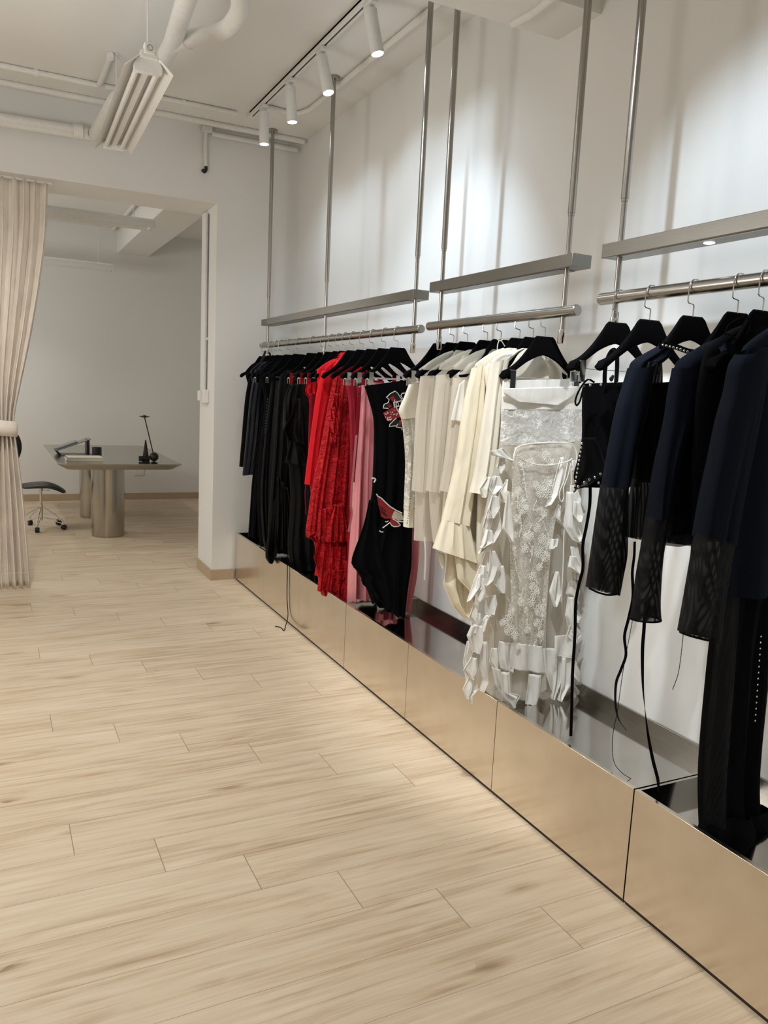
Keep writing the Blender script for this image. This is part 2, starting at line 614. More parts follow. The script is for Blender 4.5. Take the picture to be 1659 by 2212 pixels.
# ------------------------------------------------------------------ objects
def link(name, g, mat, parent=None, label=None, sharp=38, solid=0.0, bevel=0.0, origin=None, cat=None, group=None, kind=None):
    if parent is not None:
        o0 = parent['_o'] if '_o' in parent else (0, 0, 0)
        o0 = Vector(o0)
    elif origin is not None:
        o0 = Vector(origin)
    else:
        xs = [v.x for v in g.v]
        ys = [v.y for v in g.v]
        zs = [v.z for v in g.v]
        o0 = Vector(((min(xs) + max(xs)) / 2, (min(ys) + max(ys)) / 2, min(zs)))
    me = bpy.data.meshes.new(name)
    me.from_pydata([tuple(v - o0) for v in g.v], [], g.f)
    me.materials.append(mat)
    me.polygons.foreach_set('use_smooth', [True] * len(me.polygons))
    bm = bmesh.new()
    bm.from_mesh(me)
    bmesh.ops.recalc_face_normals(bm, faces=bm.faces)
    bm.to_mesh(me)
    bm.free()
    me.set_sharp_from_angle(angle=radians(sharp))
    me.update()
    o = bpy.data.objects.new(name, me)
    COL.objects.link(o)
    o['_o'] = tuple(o0)
    if parent is not None:
        o.parent = parent
    else:
        o.location = o0
    if solid:
        md = o.modifiers.new('thickness', 'SOLIDIFY')
        md.thickness = solid
        md.offset = 0
    if bevel:
        md = o.modifiers.new('bevel', 'BEVEL')
        md.width = bevel
        md.segments = 2
        md.limit_method = 'ANGLE'
        md.angle_limit = radians(40)
    if label:
        o['label'] = label
    if cat:
        o['category'] = cat
    if group:
        o['group'] = group
    if kind:
        o['kind'] = kind
    return o


def thing(name, label, cat, loc, group=None):
    o = bpy.data.objects.new(name, None)
    o.empty_display_size = 0.1
    COL.objects.link(o)
    o.location = loc
    o['_o'] = tuple(loc)
    o['label'] = label
    o['category'] = cat
    if group:
        o['group'] = group
    return o


def struct(name, g, mat, bevel=0.0):
    return link(name, g, mat, origin=(0, 0, 0), kind='structure', bevel=bevel)


def copy_tree(root):
    r = root.copy()
    COL.objects.link(r)
    for ch in root.children:
        c = ch.copy()
        COL.objects.link(c)
        c.parent = r
        for gc in ch.children:
            d = gc.copy()
            COL.objects.link(d)
            d.parent = c
    return r


# ------------------------------------------------------------------ room
XW, YB, ZC = 2.2, 6.13, 3.42
XL, YF = -2.6, -3.2
YJ = 6.60
YR = 10.75
OX0, OX1, OZ = -0.75, 1.555, 2.893
struct('floor', G().box(XL - 0.2, 3.4, YF - 0.2, YR + 0.2, -0.1, 0), FLOOR)
struct('ceiling', G().box(XL - 0.2, 3.4, YF - 0.2, YR + 0.2, ZC, ZC + 0.12), CEIL)
struct('wall_right', G().box(XW, XW + 0.15, YF, YB, 0, ZC), WALL)
struct('wall_left', G().box(XL - 0.15, XL, YF, YB, 0, ZC), WALL)
struct('wall_front', G().box(XL - 0.15, XW + 0.15, YF - 0.15, YF, 0, ZC), WALL)
g = G().box(OX1, XW + 0.15, YB, YJ, 0, ZC).box(OX0, OX1, YB, YJ, OZ, ZC).box(XL - 0.15, OX0, YB, YJ, 0, ZC)
struct('wall_back', g, WALL)
struct('wall_rear', G().box(XL, 3.2, YR, YR + 0.15, 0, ZC), WALL)
struct('wall_rear_left', G().box(XL - 0.15, XL, YJ, YR, 0, ZC), WALL)
struct('wall_rear_right', G().box(3.05, 3.2, YJ, YR, 0, ZC), WALL)
struct('trim_1', G().box(XL, XW, 2.68, 2.95, 3.07, ZC), CEIL)
struct('trim_2', G().box(1.47, 1.845, YJ, YR, 3.13, ZC), CEIL)
BH = 0.085
g = G().box(OX1 - 0.012, 1.735, YB - 0.012, YB, 0, BH)
struct('baseboard_back', g, OAK, 0.002)
struct('baseboard_jamb', G().box(OX1 - 0.012, OX1, YB, YJ, 0, BH), OAK, 0.002)
struct('baseboard_rear', G().box(XL, 3.05, YR - 0.012, YR, 0, BH), OAK, 0.002)
struct('baseboard_left', G().box(XL, OX0, YB - 0.012, YB, 0, BH), OAK, 0.002)

# ------------------------------------------------------------------ plinths
XP = 1.742
plin_labels = ['long brushed steel display plinth running to the far wall under the black and red clothes',
               'middle brushed steel display plinth under the white dress',
               'nearest brushed steel display plinth at lower right under the long black trousers']


def plinth(y0, y1, label):
    r = thing('display_plinth', label, 'plinth', ((XP + XW) / 2, (y0 + y1) / 2, 0), 'steel tray plinths along the right wall')
    w = (y1 - y0) / 3
    for i in range(3):
        link('front_panel', G().box(XP, XP + 0.016, y0 + i * w + 0.0016, y0 + (i + 1) * w - 0.0016, 0.014, 0.385), PANEL, r, bevel=0.0012)
    link('tray_floor', G().box(XP + 0.016, XW - 0.012, y0 + 0.012, y1 - 0.012, 0.305, 0.328), TRAY, r)
    link('back_upstand', G().box(XW - 0.012, XW - 0.002, y0 + 0.002, y1 - 0.002, 0.02, 0.385), RACK, r, bevel=0.001)
    for a, b in ((y0 + 0.002, y0 + 0.012), (y1 - 0.012, y1 - 0.002)):
        link('end_lip', G().box(XP + 0.016, XW - 0.012, a, b, 0.02, 0.384), TRAY, r, bevel=0.001)
    link('toe_kick', G().box(XP + 0.006, XP + 0.03, y0 + 0.003, y1 - 0.003, 0.0, 0.02), GAP, r, label='dark recessed toe kick')
    return r


plinth(3.887, 6.112, plin_labels[0])
plinth(1.670, 3.885, plin_labels[1])
plinth(-0.55, 1.668, plin_labels[2])

# ------------------------------------------------------------------ racks
XR = 1.90


def rack(poles, sh, rl, rz, label, sz, lights):
    r = thing('hanging_rack', label, 'clothes rack', (XR, (rl[0] + rl[1]) / 2, rz - 0.115), 'ceiling hung clothes racks')
    for y in poles:
        top = ZC - 0.001
        p = link('pole', G().cyl((XR, y, 2.225), (XR, y, top), 0.0135, 18).cyl((XR, y, 2.215), (XR, y, 2.228), 0.0115, 18)
                 .cyl((XR, y, rz - 0.07), (XR, y, 2.22), 0.0095, 16), RACK, r)
        link('ceiling_flange', G().lathe([(0.034, -0.016), (0.036, -0.014), (0.036, 0)], (XR, y, top)), RACK, p)
        link('end_socket', G().lathe([(0.013, 0), (0.0145, 0.002), (0.0145, 0.048), (0.011, 0.05)], (XR, y, rz - 0.115), 18), CHROME, p)
    s = link('light_shelf', G().box(1.876, 1.964, sh[0], sh[1], sz - 0.046, sz), SHELF, r, bevel=0.0015)
    link('shelf_underside_panel', G().box(1.888, 1.955, sh[0] + 0.08, sh[1] - 0.08, sz - 0.049, sz - 0.044), SHELF, s)
    for y in lights:
        link('downlight', G().lathe([(0.016, 0), (0.016, 0.003)], (1.92, y, sz - 0.051), 16), LENS2, s, label='small recessed downlight')
    link('rail', G().cyl((XR, rl[0], rz), (XR, rl[1], rz), 0.0205, 28), RACK, r, bevel=0.003)
    return r


RZ = (1.870, 1.878, 1.906)
rack((5.90, 4.735, 3.55), (3.53, 5.995), (3.472, 6.04), RZ[0], 'steel rail and light shelf on three ceiling poles, holding black and red clothes', 2.063, ())
rack((3.295, 2.39), (2.335, 3.372), (2.312, 3.398), RZ[1], 'steel rail and light shelf on two ceiling poles holding the white clothes', 2.078, ())
rack((2.118, 0.9, -0.25), (-0.33, 2.182), (-0.37, 2.193), RZ[2], 'nearest steel rail and light shelf at the right edge holding the navy jacket', 2.085, (on(1508, 521, 2, 2.035).y, 1.05, 0.45))

# ------------------------------------------------------------------ hangers
NU = 49


def hanger_body():
    g = G()
    nsec = 10
    b0 = 0
    for i in range(NU):
        u = -0.187 + 0.374 * i / (NU - 1)
        a = abs(u)
        if a < 0.043:
            zt = 0.0
        else:
            s = (a - 0.043) / 0.144
            zt = -0.138 * (1 - (1 - min(1, s)) ** 1.75)
        zb = -0.072 - 0.108 * (a / 0.187) ** 1.45
        if a > 0.173:
            q = (a - 0.173) / 0.014
            mid = (zt + zb) / 2
            hh = (zt - zb) / 2 * math.sqrt(max(0.02, 1 - q * q * 0.96))
            zt, zb = mid + hh, mid - hh
        th = 0.006 + 0.014 * (a / 0.187) ** 1.6
        for j in range(nsec):
            an = 2 * pi * j / nsec
            cz, cy = cos(an), sin(an)
            cz = (1 if cz > 0 else -1) * abs(cz) ** 0.6
            cy = (1 if cy > 0 else -1) * abs(cy) ** 0.6
            g.v.append(Vector((u, th * cy, (zt + zb) / 2 + (zt - zb) / 2 * cz)))
    for i in range(NU - 1):
        for j in range(nsec):
            k = (j + 1) % nsec
            g.f.append((i * nsec + j, i * nsec + k, (i + 1) * nsec + k, (i + 1) * nsec + j))
    g.f.append(tuple(reversed(range(nsec))))
    g.f.append(tuple((NU - 1) * nsec + j for j in range(nsec)))
    return g


def hook_geo():
    # hanger top is z=0; rail centre at z=0.083
    pts = [(0, 0, -0.004), (0, 0, 0.03), (-0.003, 0, 0.034), (-0.021, 0, 0.037), (-0.025, 0, 0.041), (-0.0255, 0, 0.06), (-0.025, 0, 0.083)]
    for i in range(1, 11):
        a = pi - (pi * 1.12) * i / 10
        pts.append((0.0245 * cos(a), 0, 0.083 + 0.0245 * sin(a)))
    return G().tube(pts, 0.0021, 8)


def clip_geo(x):
    return G().box(x - 0.012, x + 0.012, -0.024, -0.019, -0.205, -0.135).box(x - 0.012, x + 0.012, 0.019, 0.024, -0.205, -0.135) \
        .box(x - 0.012, x + 0.012, -0.02, 0.02, -0.172, -0.15)


def clip_bar_geo():
    return G().tube([(-0.176, 0, -0.14), (-0.178, 0, -0.156), (-0.172, 0, -0.160), (0, 0, -0.1605), (0.172, 0, -0.160), (0.178, 0, -0.156), (0.176, 0, -0.14)], 0.0017, 8)


HP = bpy.data.objects.new('clothes_hanger', None)
COL.objects.link(HP)
HP['_o'] = (0, 0, 0)
link('body', hanger_body(), VELVET, HP)
link('hook', hook_geo(), CHROME, HP, label='chrome swivel hook')
HC = bpy.data.objects.new('clip_hanger', None)
COL.objects.link(HC)
HC['_o'] = (0, 0, 0)
link('body', hanger_body(), VELVET, HC)
link('hook', hook_geo(), CHROME, HC, label='chrome swivel hook')
cb_ = link('clip_bar', clip_bar_geo(), CHROME, HC, label='thin chrome clip bar')
for x in (-0.152, 0.152):
    link('clip', clip_geo(x), CHROME, HC)
used = {}


def hang(y, rail, label, clips=False, yaw=0.0, dx=0.0):
    src = HC if clips else HP
    key = clips
    if key not in used:
        o = src
        used[key] = 1
    else:
        o = copy_tree(src)
    o.location = (XR + dx, y, RZ[rail] - 0.083)
    o.rotation_euler = (0, 0, yaw)
    o['label'] = label
    o['category'] = 'clothes hanger'
    o['group'] = ('hangers on the far rail', 'hangers on the middle rail', 'hangers on the nearest rail')[rail]
    return o


# far rail
Y1 = [5.968, 5.799, 5.669, 5.565, 5.385, 5.197, 4.927, 4.741, 4.611, 4.495, 4.396, 4.282, 4.147, 4.013, 3.864, 3.718]
n1 = ['black velvet hanger at the far wall end, inside the collared black jacket',
      'black velvet hanger inside the navy satin jacket on the far rail',
      'black velvet clip hanger holding the long black trousers on the far rail',
      'black velvet hanger wearing the black studded dress on the far rail',
      'black velvet clip hanger of the black skirt, fifth from the far wall',
      'narrow-looking black velvet hanger over the pointed black satin dress on the far rail',
      'black velvet clip hanger above the black ruffled gown on the far rail',
      'black velvet clip hanger directly left of the red ruffled camisole',
      'black velvet clip hanger from which the red ruffled camisole hangs',
      'black velvet hanger just behind the collar of the red jacket',
      'black velvet hanger inside the red high-collared jacket',
      'black velvet hanger in front of the red jacket collar, holding the red lace dress',
      'black velvet hanger of the burgundy gown, between the red lace dress and pink satin',
      'black velvet clip hanger holding the pink satin dress',
      'black velvet clip hanger from which the black graphic print dress hangs',
      'black velvet clip hanger nearest to us on the far rail']
c1 = [0, 0, 1, 0, 1, 0, 1, 1, 1, 0, 0, 0, 0, 1, 1, 1]
for y, l, c in zip(Y1, n1, c1):
    hang(y, 0, l, bool(c), random.uniform(-0.05, 0.05))
Y2 = [3.308, 3.194, 3.075, 2.915, 2.814, 2.681, 2.592, 2.516]
n2 = ['black velvet clip hanger at the far end of the middle rail',
      'black velvet hanger inside the ivory top with the lace sleeve',
      'black velvet hanger inside the farthest sheer white blouse',
      'black velvet hanger inside the second sheer white blouse',
      'black velvet hanger with a white string tied at its hook on the middle rail',
      'black velvet hanger inside the cream dress with flared cuffs',
      'black velvet hanger in the open-necked ivory blouse',
      'black velvet clip hanger clipping the white lace dress']
c2 = [1, 0, 0, 0, 0, 0, 0, 1]
for y, l, c in zip(Y2, n2, c2):
    hh_ = hang(y, 1, l, bool(c), random.uniform(-0.04, 0.04) if y > 2.52 else 0.0, 0.02)
for ch in hh_.children:
    if ch.name.startswith('clip.') or ch.name == 'clip':
        xs_ = [v.co.x for v in ch.data.vertices]
        cx_ = (min(xs_) + max(xs_)) / 2
        link('clip_pad', G().box(cx_ - 0.0105, cx_ + 0.0105, -0.0265, -0.0235, -0.203, -0.138), BLACKP, ch, label='black clip face')
Y3 = [2.10, 1.954, 1.778, 1.618, 1.535, 1.43]
n3 = ['black velvet clip hanger holding the studded corset top on the nearest rail',
      'black velvet hanger with a buckled strap over it on the nearest rail',
      'black velvet hanger above the studded neckline of the sheer black top',
      'black velvet hanger with cord loops round its neck on the nearest rail',
      'black velvet hanger inside the plain black top with a strap fold at right',
      'black velvet hanger inside the big navy jacket at the right edge']
c3 = [1, 0, 0, 0, 0, 0]
for y, l, c in zip(Y3, n3, c3):
    hang(y, 2, l, bool(c), {2.10: 0.0}.get(y, random.uniform(-0.06, 0.06)), 0.0)


# ------------------------------------------------------------------ garments
def garment(name, label, cat, Y, group):
    return thing(name, label, cat, (1.93, Y, 0.33), group)


def TOP(rail, w=0.19, drop=0.0):
    z = RZ[rail] - 0.083 - drop
    return [('w', XR - 0.045, z - 0.042, XR + 0.045, z - 0.042), ('w', XR - 0.095, z - 0.060, XR + 0.095, z - 0.060), ('w', XR - w + 0.01, z - 0.112, XR + w - 0.01, z - 0.112), ('w', XR - w, z - 0.135, XR + w, z - 0.135)]


GF, GM, GN = 'clothes on the far rail', 'clothes on the middle rail', 'clothes on the nearest rail'
R_ = 2.12
# --- far rail, black
o = garment('jacket', 'black collared jacket hanging at the very far end of the far rail', 'jacket', 5.95, GF)
link('body', G().loft(TOP(0, 0.155) + [(540, 850, 2.08), (538, 920, 2.10), (540, 1000, 2.10)], 5.95, b=(0.024, 0.03), seed=2), BLK, o)
link('sleeve', G().loft([(541, 799, 556, 797), (530, 860, 552, 860), (522, 950, 545, 950), (517, 1008, 541, 1009)], 5.95, b=(0.02, 0.028), rip=(0.002, 0.005), n=2, seed=3, nc=28, dy=-0.03), BLK, o)
link('collar', G().loft([(572, 757, 584, 762), (562, 780, 590, 778), (555, 794, 598, 790)], 5.95, b=(0.012, 0.03), rip=(0.001, 0.002), n=2, seed=4, nr=10, nc=24, dy=-0.02), BLKSAT, o)
o = garment('jacket', 'dark navy satin jacket with shiny shoulder, second from the far end of the far rail', 'jacket', 5.80, GF)
link('body', G().loft(TOP(0, 0.165) + [(550, 850, 2.08), (548, 920, 2.10), (550, 1010, 2.10)], 5.80, b=(0.024, 0.03), seed=5), NAVYSAT, o)
link('sleeve', G().loft([(551, 798, 572, 792), (541, 850, 565, 850), (532, 940, 557, 940), (524, 1027, 546, 1024)], 5.80, b=(0.02, 0.028), rip=(0.002, 0.006), n=2, seed=6, nc=28, dy=-0.03), NAVYSAT, o)
o = garment('trousers', 'long black trousers falling to the tray, left edge plain against the far white wall', 'trousers', 5.669, GF)
for a, b in ((0, 0), (1, 1)):
    pass
link('waistband', G().loft([(577, 818, 2.06), (576, 835, 2.06)], 5.669, b=(0.014, 0.016), rip=(0, 0.001), nr=4, seed=7), BLK, o)
link('trouser_leg', G().loft([(575, 833, 1.93), (560, 930, 1.94), (546, 1030, 1.92), (541, 1100, 1.90), (537, 1160, 1.89)], 5.669, b=(0.016, 0.04), seed=8, dy=-0.01), BLK, o)
link('trouser_leg', G().loft([(613, 833, 2.06), (612, 930, 2.08), (608, 1030, 2.10), (602, 1100, 2.11), (600, 1165, 2.11)], 5.669, b=(0.016, 0.04), seed=9, dy=0.01), BLK, o)
o = garment('dress', 'black dress with a vertical row of small silver studs on the far rail', 'dress', 5.565, GF)
link('body', G().loft(TOP(0, 0.17) + [(572, 870, 2.08), (562, 960, 2.12), (556, 1060, 2.13), (558, 1140, 2.13), (562, 1180, 2.12)], 5.565, b=(0.023, 0.04), seed=10), BLK, o)
for i in range(12):
    p = at(578 - i * 0.6, 862 + i * 6.5, 5.525)
    link('stud', G().sphere(p, 0.0022, 6), STUD, o, label='small silver stud')
o = garment('skirt', 'black skirt clipped with white-lit clips, centre of the black clothes on the far rail', 'skirt', 5.385, GF)
link('body', G().loft([(587, 822, 2.05), (580, 870, 2.08), (570, 960, 2.11), (563, 1060, 2.13), (566, 1150, 2.13), (571, 1185, 2.12)], 5.385, b=(0.012, 0.045), seed=11, n=7), BLKSAT, o)
o = garment('dress', 'black satin dress whose pointed hem dips over the steel front edge', 'dress', 5.197, GF)
link('body', G().loft([(612, 800, 2.02, 0.02), (604, 815, 2.10), (598, 870, 2.10), (590, 980, 2.12), (582, 1080, 2.12), (578, 1160, 2.10), (585, 1195, 2.08)], 5.197, b=(0.012, 0.04), seed=12, rip=(0.004, 0.016)), BLKSAT, o)
link('hanging_point', G().sheet([(592, 1080, 607, 1085), (580, 1150, 600, 1155), (574, 1203, 596, 1200), (582, 1217, 586, 1218)], 5.197, amp=(0.002, 0.012), n=1.2, seed=13, dy=-0.055), BLKSAT, o, solid=0.002)
for q in range(3):
    link('fold_ruffle', G().sheet([(598 + q * 8, 1030 + q * 10, 606 + q * 8, 1030 + q * 12), (594 + q * 9, 1100, 612 + q * 9, 1105), (592 + q * 10, 1180 + q * 8, 610 + q * 10, 1185 + q * 8)], 5.197, amp=(0.003, 0.014), n=1.5, seed=14 + q, dy=-0.06), BLKSAT, o, solid=0.002)
o = garment('gown', 'black ruffled gown with a long cord trailing onto the floor', 'gown', 4.927, GF)
link('body', G().loft([(631, 822, 2.05), (622, 850, 2.08), (618, 900, 2.10), (622, 980, 2.12), (628, 1080, 2.13), (622, 1180, 2.13), (628, 1232, 2.12)], 4.927, b=(0.012, 0.05), seed=17, n=6), BLKSAT, o)
link('side_ruffle', G().sheet([(626, 830, 645, 828), (616, 860, 640, 858), (613, 922, 632, 925), (618, 935, 622, 936)], 4.927, amp=(0.002, 0.02), n=1.6, seed=18, dy=-0.05), BLKSAT, o, solid=0.002)
link('side_ruffle', G().sheet([(640, 860, 650, 860), (625, 900, 655, 905), (612, 926, 658, 940), (622, 950, 660, 962)], 4.927, amp=(0.002, 0.016), n=1.3, seed=19, dy=-0.06), BLKSAT, o, solid=0.002)
link('side_ruffle', G().sheet([(630, 950, 650, 950), (620, 985, 660, 985), (616, 1000, 670, 1010)], 4.927, amp=(0.002, 0.02), n=1.5, seed=20, dy=-0.06), BLKSAT, o, solid=0.002)
cp = [at(621, 1180, 4.87), on(621, 1228, 0, 1.735), on(620, 1290, 0, 1.733), on(622, 1330, 0, 1.73), on(617, 1352, 2, 0.012), on(613, 1362, 2, 0.004), on(606, 1355, 2, 0.004), on(594, 1353, 2, 0.004)]
link('cord', G().tube(cp, 0.0028, 6, smooth=60), BLK, o, label='thin black cord reaching the floor')

# --- far rail, red and pink
o = garment('camisole', 'red ruffled camisole left of the big red jacket on the far rail', 'camisole', 4.70, GF)
link('body', G().loft([(668, 826, 2.0), (666, 850, 2.02), (672, 900, 2.02), (676, 940, 2.02)], 4.66, b=(0.014, 0.03), seed=21, n=8, rip=(0.006, 0.012)), RED, o)
link('frill', G().sheet([(664, 828, 690, 824), (660, 842, 694, 840), (664, 856, 692, 858)], 4.66, amp=(0.006, 0.014), n=3, seed=22, dy=-0.03), RED, o, solid=0.002)
link('frill', G().sheet([(664, 850, 688, 848), (668, 866, 690, 868), (676, 880, 686, 882)], 4.66, amp=(0.006, 0.014), n=3, seed=23, dy=-0.035), RED, o, solid=0.002)
o = garment('skirt', 'narrow dark red strip of a long skirt behind the red jacket, beside the black gown', 'skirt', 4.6, GF)
link('body', G().loft([(669, 850, 2.05), (666, 950, 2.06), (667, 1030, 2.08), (690, 1200, 2.08)], 4.58, b=(0.01, 0.02), seed=24), BURG, o)
link('tie', G().tube([at(661, 1045, 4.5), at(659, 1065, 4.5), at(660, 1090, 4.5), at(660, 1111, 4.5)], 0.002, 6, smooth=20), BURG, o)
o = garment('jacket', 'bright red high-collared jacket with a long straight sleeve on the far rail', 'jacket', 4.396, GF)
link('body', G().loft(TOP(0, 0.18) + [(688, 860, 2.08), (680, 950, 2.09), (674, 1046, 2.09)], 4.396, b=(0.024, 0.028), seed=25, rip=(0.002, 0.008)), RED, o)
link('sleeve', G().loft([(696, 800, 722, 786), (684, 850, 716, 850), (673, 930, 700, 930), (664, 1000, 692, 1000), (659, 1046, 688, 1047)], 4.396, b=(0.022, 0.028), rip=(0.001, 0.006), n=2, seed=26, nc=32, dy=-0.035), RED, o)
link('collar', G().loft([(736, 762, 764, 757), (728, 778, 760, 780), (716, 796, 745, 796)], 4.396, b=(0.02, 0.03), rip=(0.001, 0.003), n=2, seed=27, nr=12, nc=28, dy=-0.05), RED, o)
for i in range(3):
    link('collar_button', G().sphere(at(729 + i * 2.2, 775 - i * 4, 4.31), 0.006, 6), RED, o)
o = garment('dress', 'long bright red lace dress with tattered ruffles down to the steel front', 'dress', 4.28, GF)
link('body', G().loft([(722, 812, 766, 810), (708, 880, 766, 880), (694, 960, 766, 960), (676, 1047, 764, 1040), (668, 1100, 760, 1100), (662, 1160, 757, 1160), (676, 1163, 756, 1190), (684, 1200, 753, 1230), (690, 1265, 748, 1275)], 4.282, b=(0.012, 0.04), seed=28, n=6, rip=(0.004, 0.012), nr=60), REDLACE, o)
rr = [((716, 850, 736, 850), (722, 880, 732, 885)), ((714, 880, 738, 880), (718, 905, 734, 910)), ((712, 905, 736, 905), (716, 935, 732, 940)), ((712, 935, 734, 935), (716, 962, 730, 965))]
for i, (a, b) in enumerate(rr):
    link('front_frill', G().sheet([a, b], 4.282, amp=(0.004, 0.012), n=2, seed=30 + i, dy=-0.045, nr=8), REDLACE, o, solid=0.002)
rr = [[(676, 1150, 715, 1150), (664, 1158, 712, 1165), (680, 1172, 708, 1185)], [(690, 1100, 722, 1095), (686, 1140, 728, 1140), (684, 1180, 732, 1185)],
      [(684, 1175, 735, 1170), (676, 1205, 740, 1210), (684, 1230, 738, 1238)], [(690, 1180, 748, 1180), (684, 1222, 748, 1225), (682, 1244, 742, 1252)],
      [(692, 1215, 752, 1210), (688, 1250, 750, 1255), (685, 1276, 746, 1284)], [(700, 1232, 752, 1230), (690, 1268, 750, 1272), (696, 1286, 747, 1296)], [(720, 1090, 740, 1090), (706, 1130, 748, 1130), (702, 1172, 750, 1170)]]
for i, a in enumerate(rr):
    link('ruffle', G().sheet(a, 4.282, amp=(0.006, 0.016), n=3.5, seed=40 + i, dy=-0.05 - 0.006 * i, nc=30, lin=True), REDLACE, o, solid=0.002)
o = garment('gown', 'dark burgundy gown showing as a strip between red lace and pink satin', 'gown', 4.147, GF)
link('body', G().loft([(748, 818, 2.04), (754, 880, 2.06), (756, 980, 2.08), (754, 1100, 2.1), (750, 1220, 2.1), (752, 1288, 2.1)], 4.147, b=(0.012, 0.035), seed=50), BURG, o)
link('knot_button', G().sphere(at(776, 838, 3.98), 0.006, 6), BURG, o)
for yy in (848, 858):
    link('knot_button', G().sphere(at(775, yy, 3.98), 0.006, 6), BURG, o)
o = garment('dress', 'pale pink satin dress hanging left of the black graphic print dress', 'dress', 4.013, GF)
link('body', G().loft([(776, 832, 2.06), (773, 900, 2.06), (764, 1020, 2.08), (758, 1140, 2.10), (752, 1230, 2.12), (750, 1296, 2.13, 0.02)], 4.013, b=(0.014, 0.055), seed=51, n=4, rip=(0.006, 0.02)), PINK, o)
link('tie', G().ribbon([at(770, 940, 3.94), at(764, 1010, 3.94), at(758, 1090, 3.94), at(760, 1110, 3.94), at(753, 1149, 3.94)], 0.012, 0.0012), PINK, o)
link('placket', G().sheet([(773, 836, 781, 834), (768, 930, 775, 930), (760, 1040, 766, 1042)], 4.013, amp=(0, 0.002), n=1, seed=52, dy=-0.035), BURG, o, solid=0.002, label='dark red inner placket edge')
o = garment('skirt', 'pink wide skirt behind the black graphic print dress, its hem showing at right', 'skirt', 3.93, GF)
link('body', G().loft([(806, 826, 2.04), (820, 900, 2.08), (830, 1000, 900, 1000), (838, 1140, 906, 1142), (845, 1240, 900, 1240), (850, 1312, 884, 1322)], 3.775, b=(0.012, 0.03), seed=53, n=4), PINK, o)
o = garment('dress', 'long black dress with a red and white graphic print, far rail', 'dress', 3.70, GF)
link('body', G().loft([(787, 834, 886, 820), (797, 865, 898, 860), (806, 900, 905, 900), (808, 940, 905, 940), (805, 1040, 900, 1040), (802, 1075, 897, 1080), (784, 1140, 890, 1140), (760, 1215, 888, 1220), (772, 1235, 882, 1262), (788, 1262, 877, 1300), (804, 1300, 873, 1336)], 3.69, b=(0.014, 0.05), seed=54, n=4, rip=(0.002, 0.016), nr=60, hem=(0.012, 2)), BLK, o)
link('side_drape', G().sheet([(798, 1080, 812, 1080), (785, 1138, 815, 1140), (760, 1210, 830, 1215), (764, 1226, 835, 1232), (784, 1240, 840, 1250), (781, 1257, 845, 1268), (798, 1276, 850, 1300), (806, 1290, 855, 1322)], 3.69, amp=(0.003, 0.016), n=2, seed=55, dy=-0.065, nc=24), BLK, o, solid=0.002)
YG = 3.625


def pxc(x0, y0, s):
    return lambda a, b, d=0.0: at(x0 + a / s, y0 + b / s, YG - d)


q = pxc(780, 800, 11.85)
pr = link('graphic_print', G().prism([q(*p) for p in ((650, 690), (870, 530), (940, 580), (1045, 760), (830, 820), (720, 740))], (0, 0.002, 0)), PRINTK, o, label='jagged red black and white print')
link('print_ground', G().prism([q(*p) for p in ((565, 965), (600, 860), (730, 815), (820, 910), (700, 980))], (0, 0.002, 0)), PRINTK, pr)
link('print_ground', G().prism([q(*p) for p in ((720, 1435), (740, 1380), (900, 1220), (1060, 1380), (1060, 1500), (900, 1450))], (0, 0.002, 0)), PRINTK, pr)


def outl(pts, w=0.0022, d=0.003, close=True):
    P = [q(a, b, d) for a, b in pts]
    if close:
        P.append(P[0])
    return G().tube(P, w, 5)


link('print_outline', outl([(650, 690), (740, 600), (870, 530), (940, 590), (1045, 760)], close=False).add(outl([(650, 690), (720, 750), (690, 830), (590, 870), (565, 965), (700, 975)], close=False))
     .add(outl([(1080, 745), (1020, 645), (1050, 590), (1140, 580)], close=False)).add(outl([(900, 1220), (740, 1380), (720, 1440), (890, 1420)], close=False))
     .add(outl([(940, 1370), (900, 1450), (1040, 1475), (1045, 1530)], close=False)).add(outl([(830, 820), (1080, 770), (1040, 900), (850, 945)])), PRINTW, pr, label='white outline lines')
link('print_patch', G().prism([q(a, b, 0.0025) for a, b in ((560, 1090), (850, 930), (1060, 990), (1060, 1200), (900, 1215), (740, 1310), (660, 1300))], (0, 0.001, 0))
     .prism([q(a, b, 0.0025) for a, b in ((735, 700), (820, 650), (930, 800), (820, 810))], (0, 0.001, 0))
     .prism([q(a, b, 0.0025) for a, b in ((670, 900), (700, 870), (800, 920), (740, 960))], (0, 0.001, 0))
     .prism([q(a, b, 0.0025) for a, b in ((990, 1260), (1030, 1280), (1010, 1400), (950, 1405))], (0, 0.001, 0)), PRINTR, pr, label='red print areas')


def text_geo(txt, size, o3, ang=0.0, ext=0.0008, sx=1.0):
    cu = bpy.data.curves.new('lettering', 'FONT')
    cu.body = txt
    cu.size = size
    cu.extrude = ext
    ob = bpy.data.objects.new('lettering_source', cu)
    me = bpy.data.meshes.new_from_object(ob)
    g = G()
    for v in me.vertices:
        x, y, z = v.co
        x *= sx
        g.v.append(Vector((o3.x + x * cos(ang) - y * sin(ang), o3.y - z, o3.z + x * sin(ang) + y * cos(ang))))
    g.f = [tuple(p.vertices) for p in me.polygons]
    bpy.data.objects.remove(ob)
    bpy.data.meshes.remove(me)
    bpy.data.curves.remove(cu)
    return g


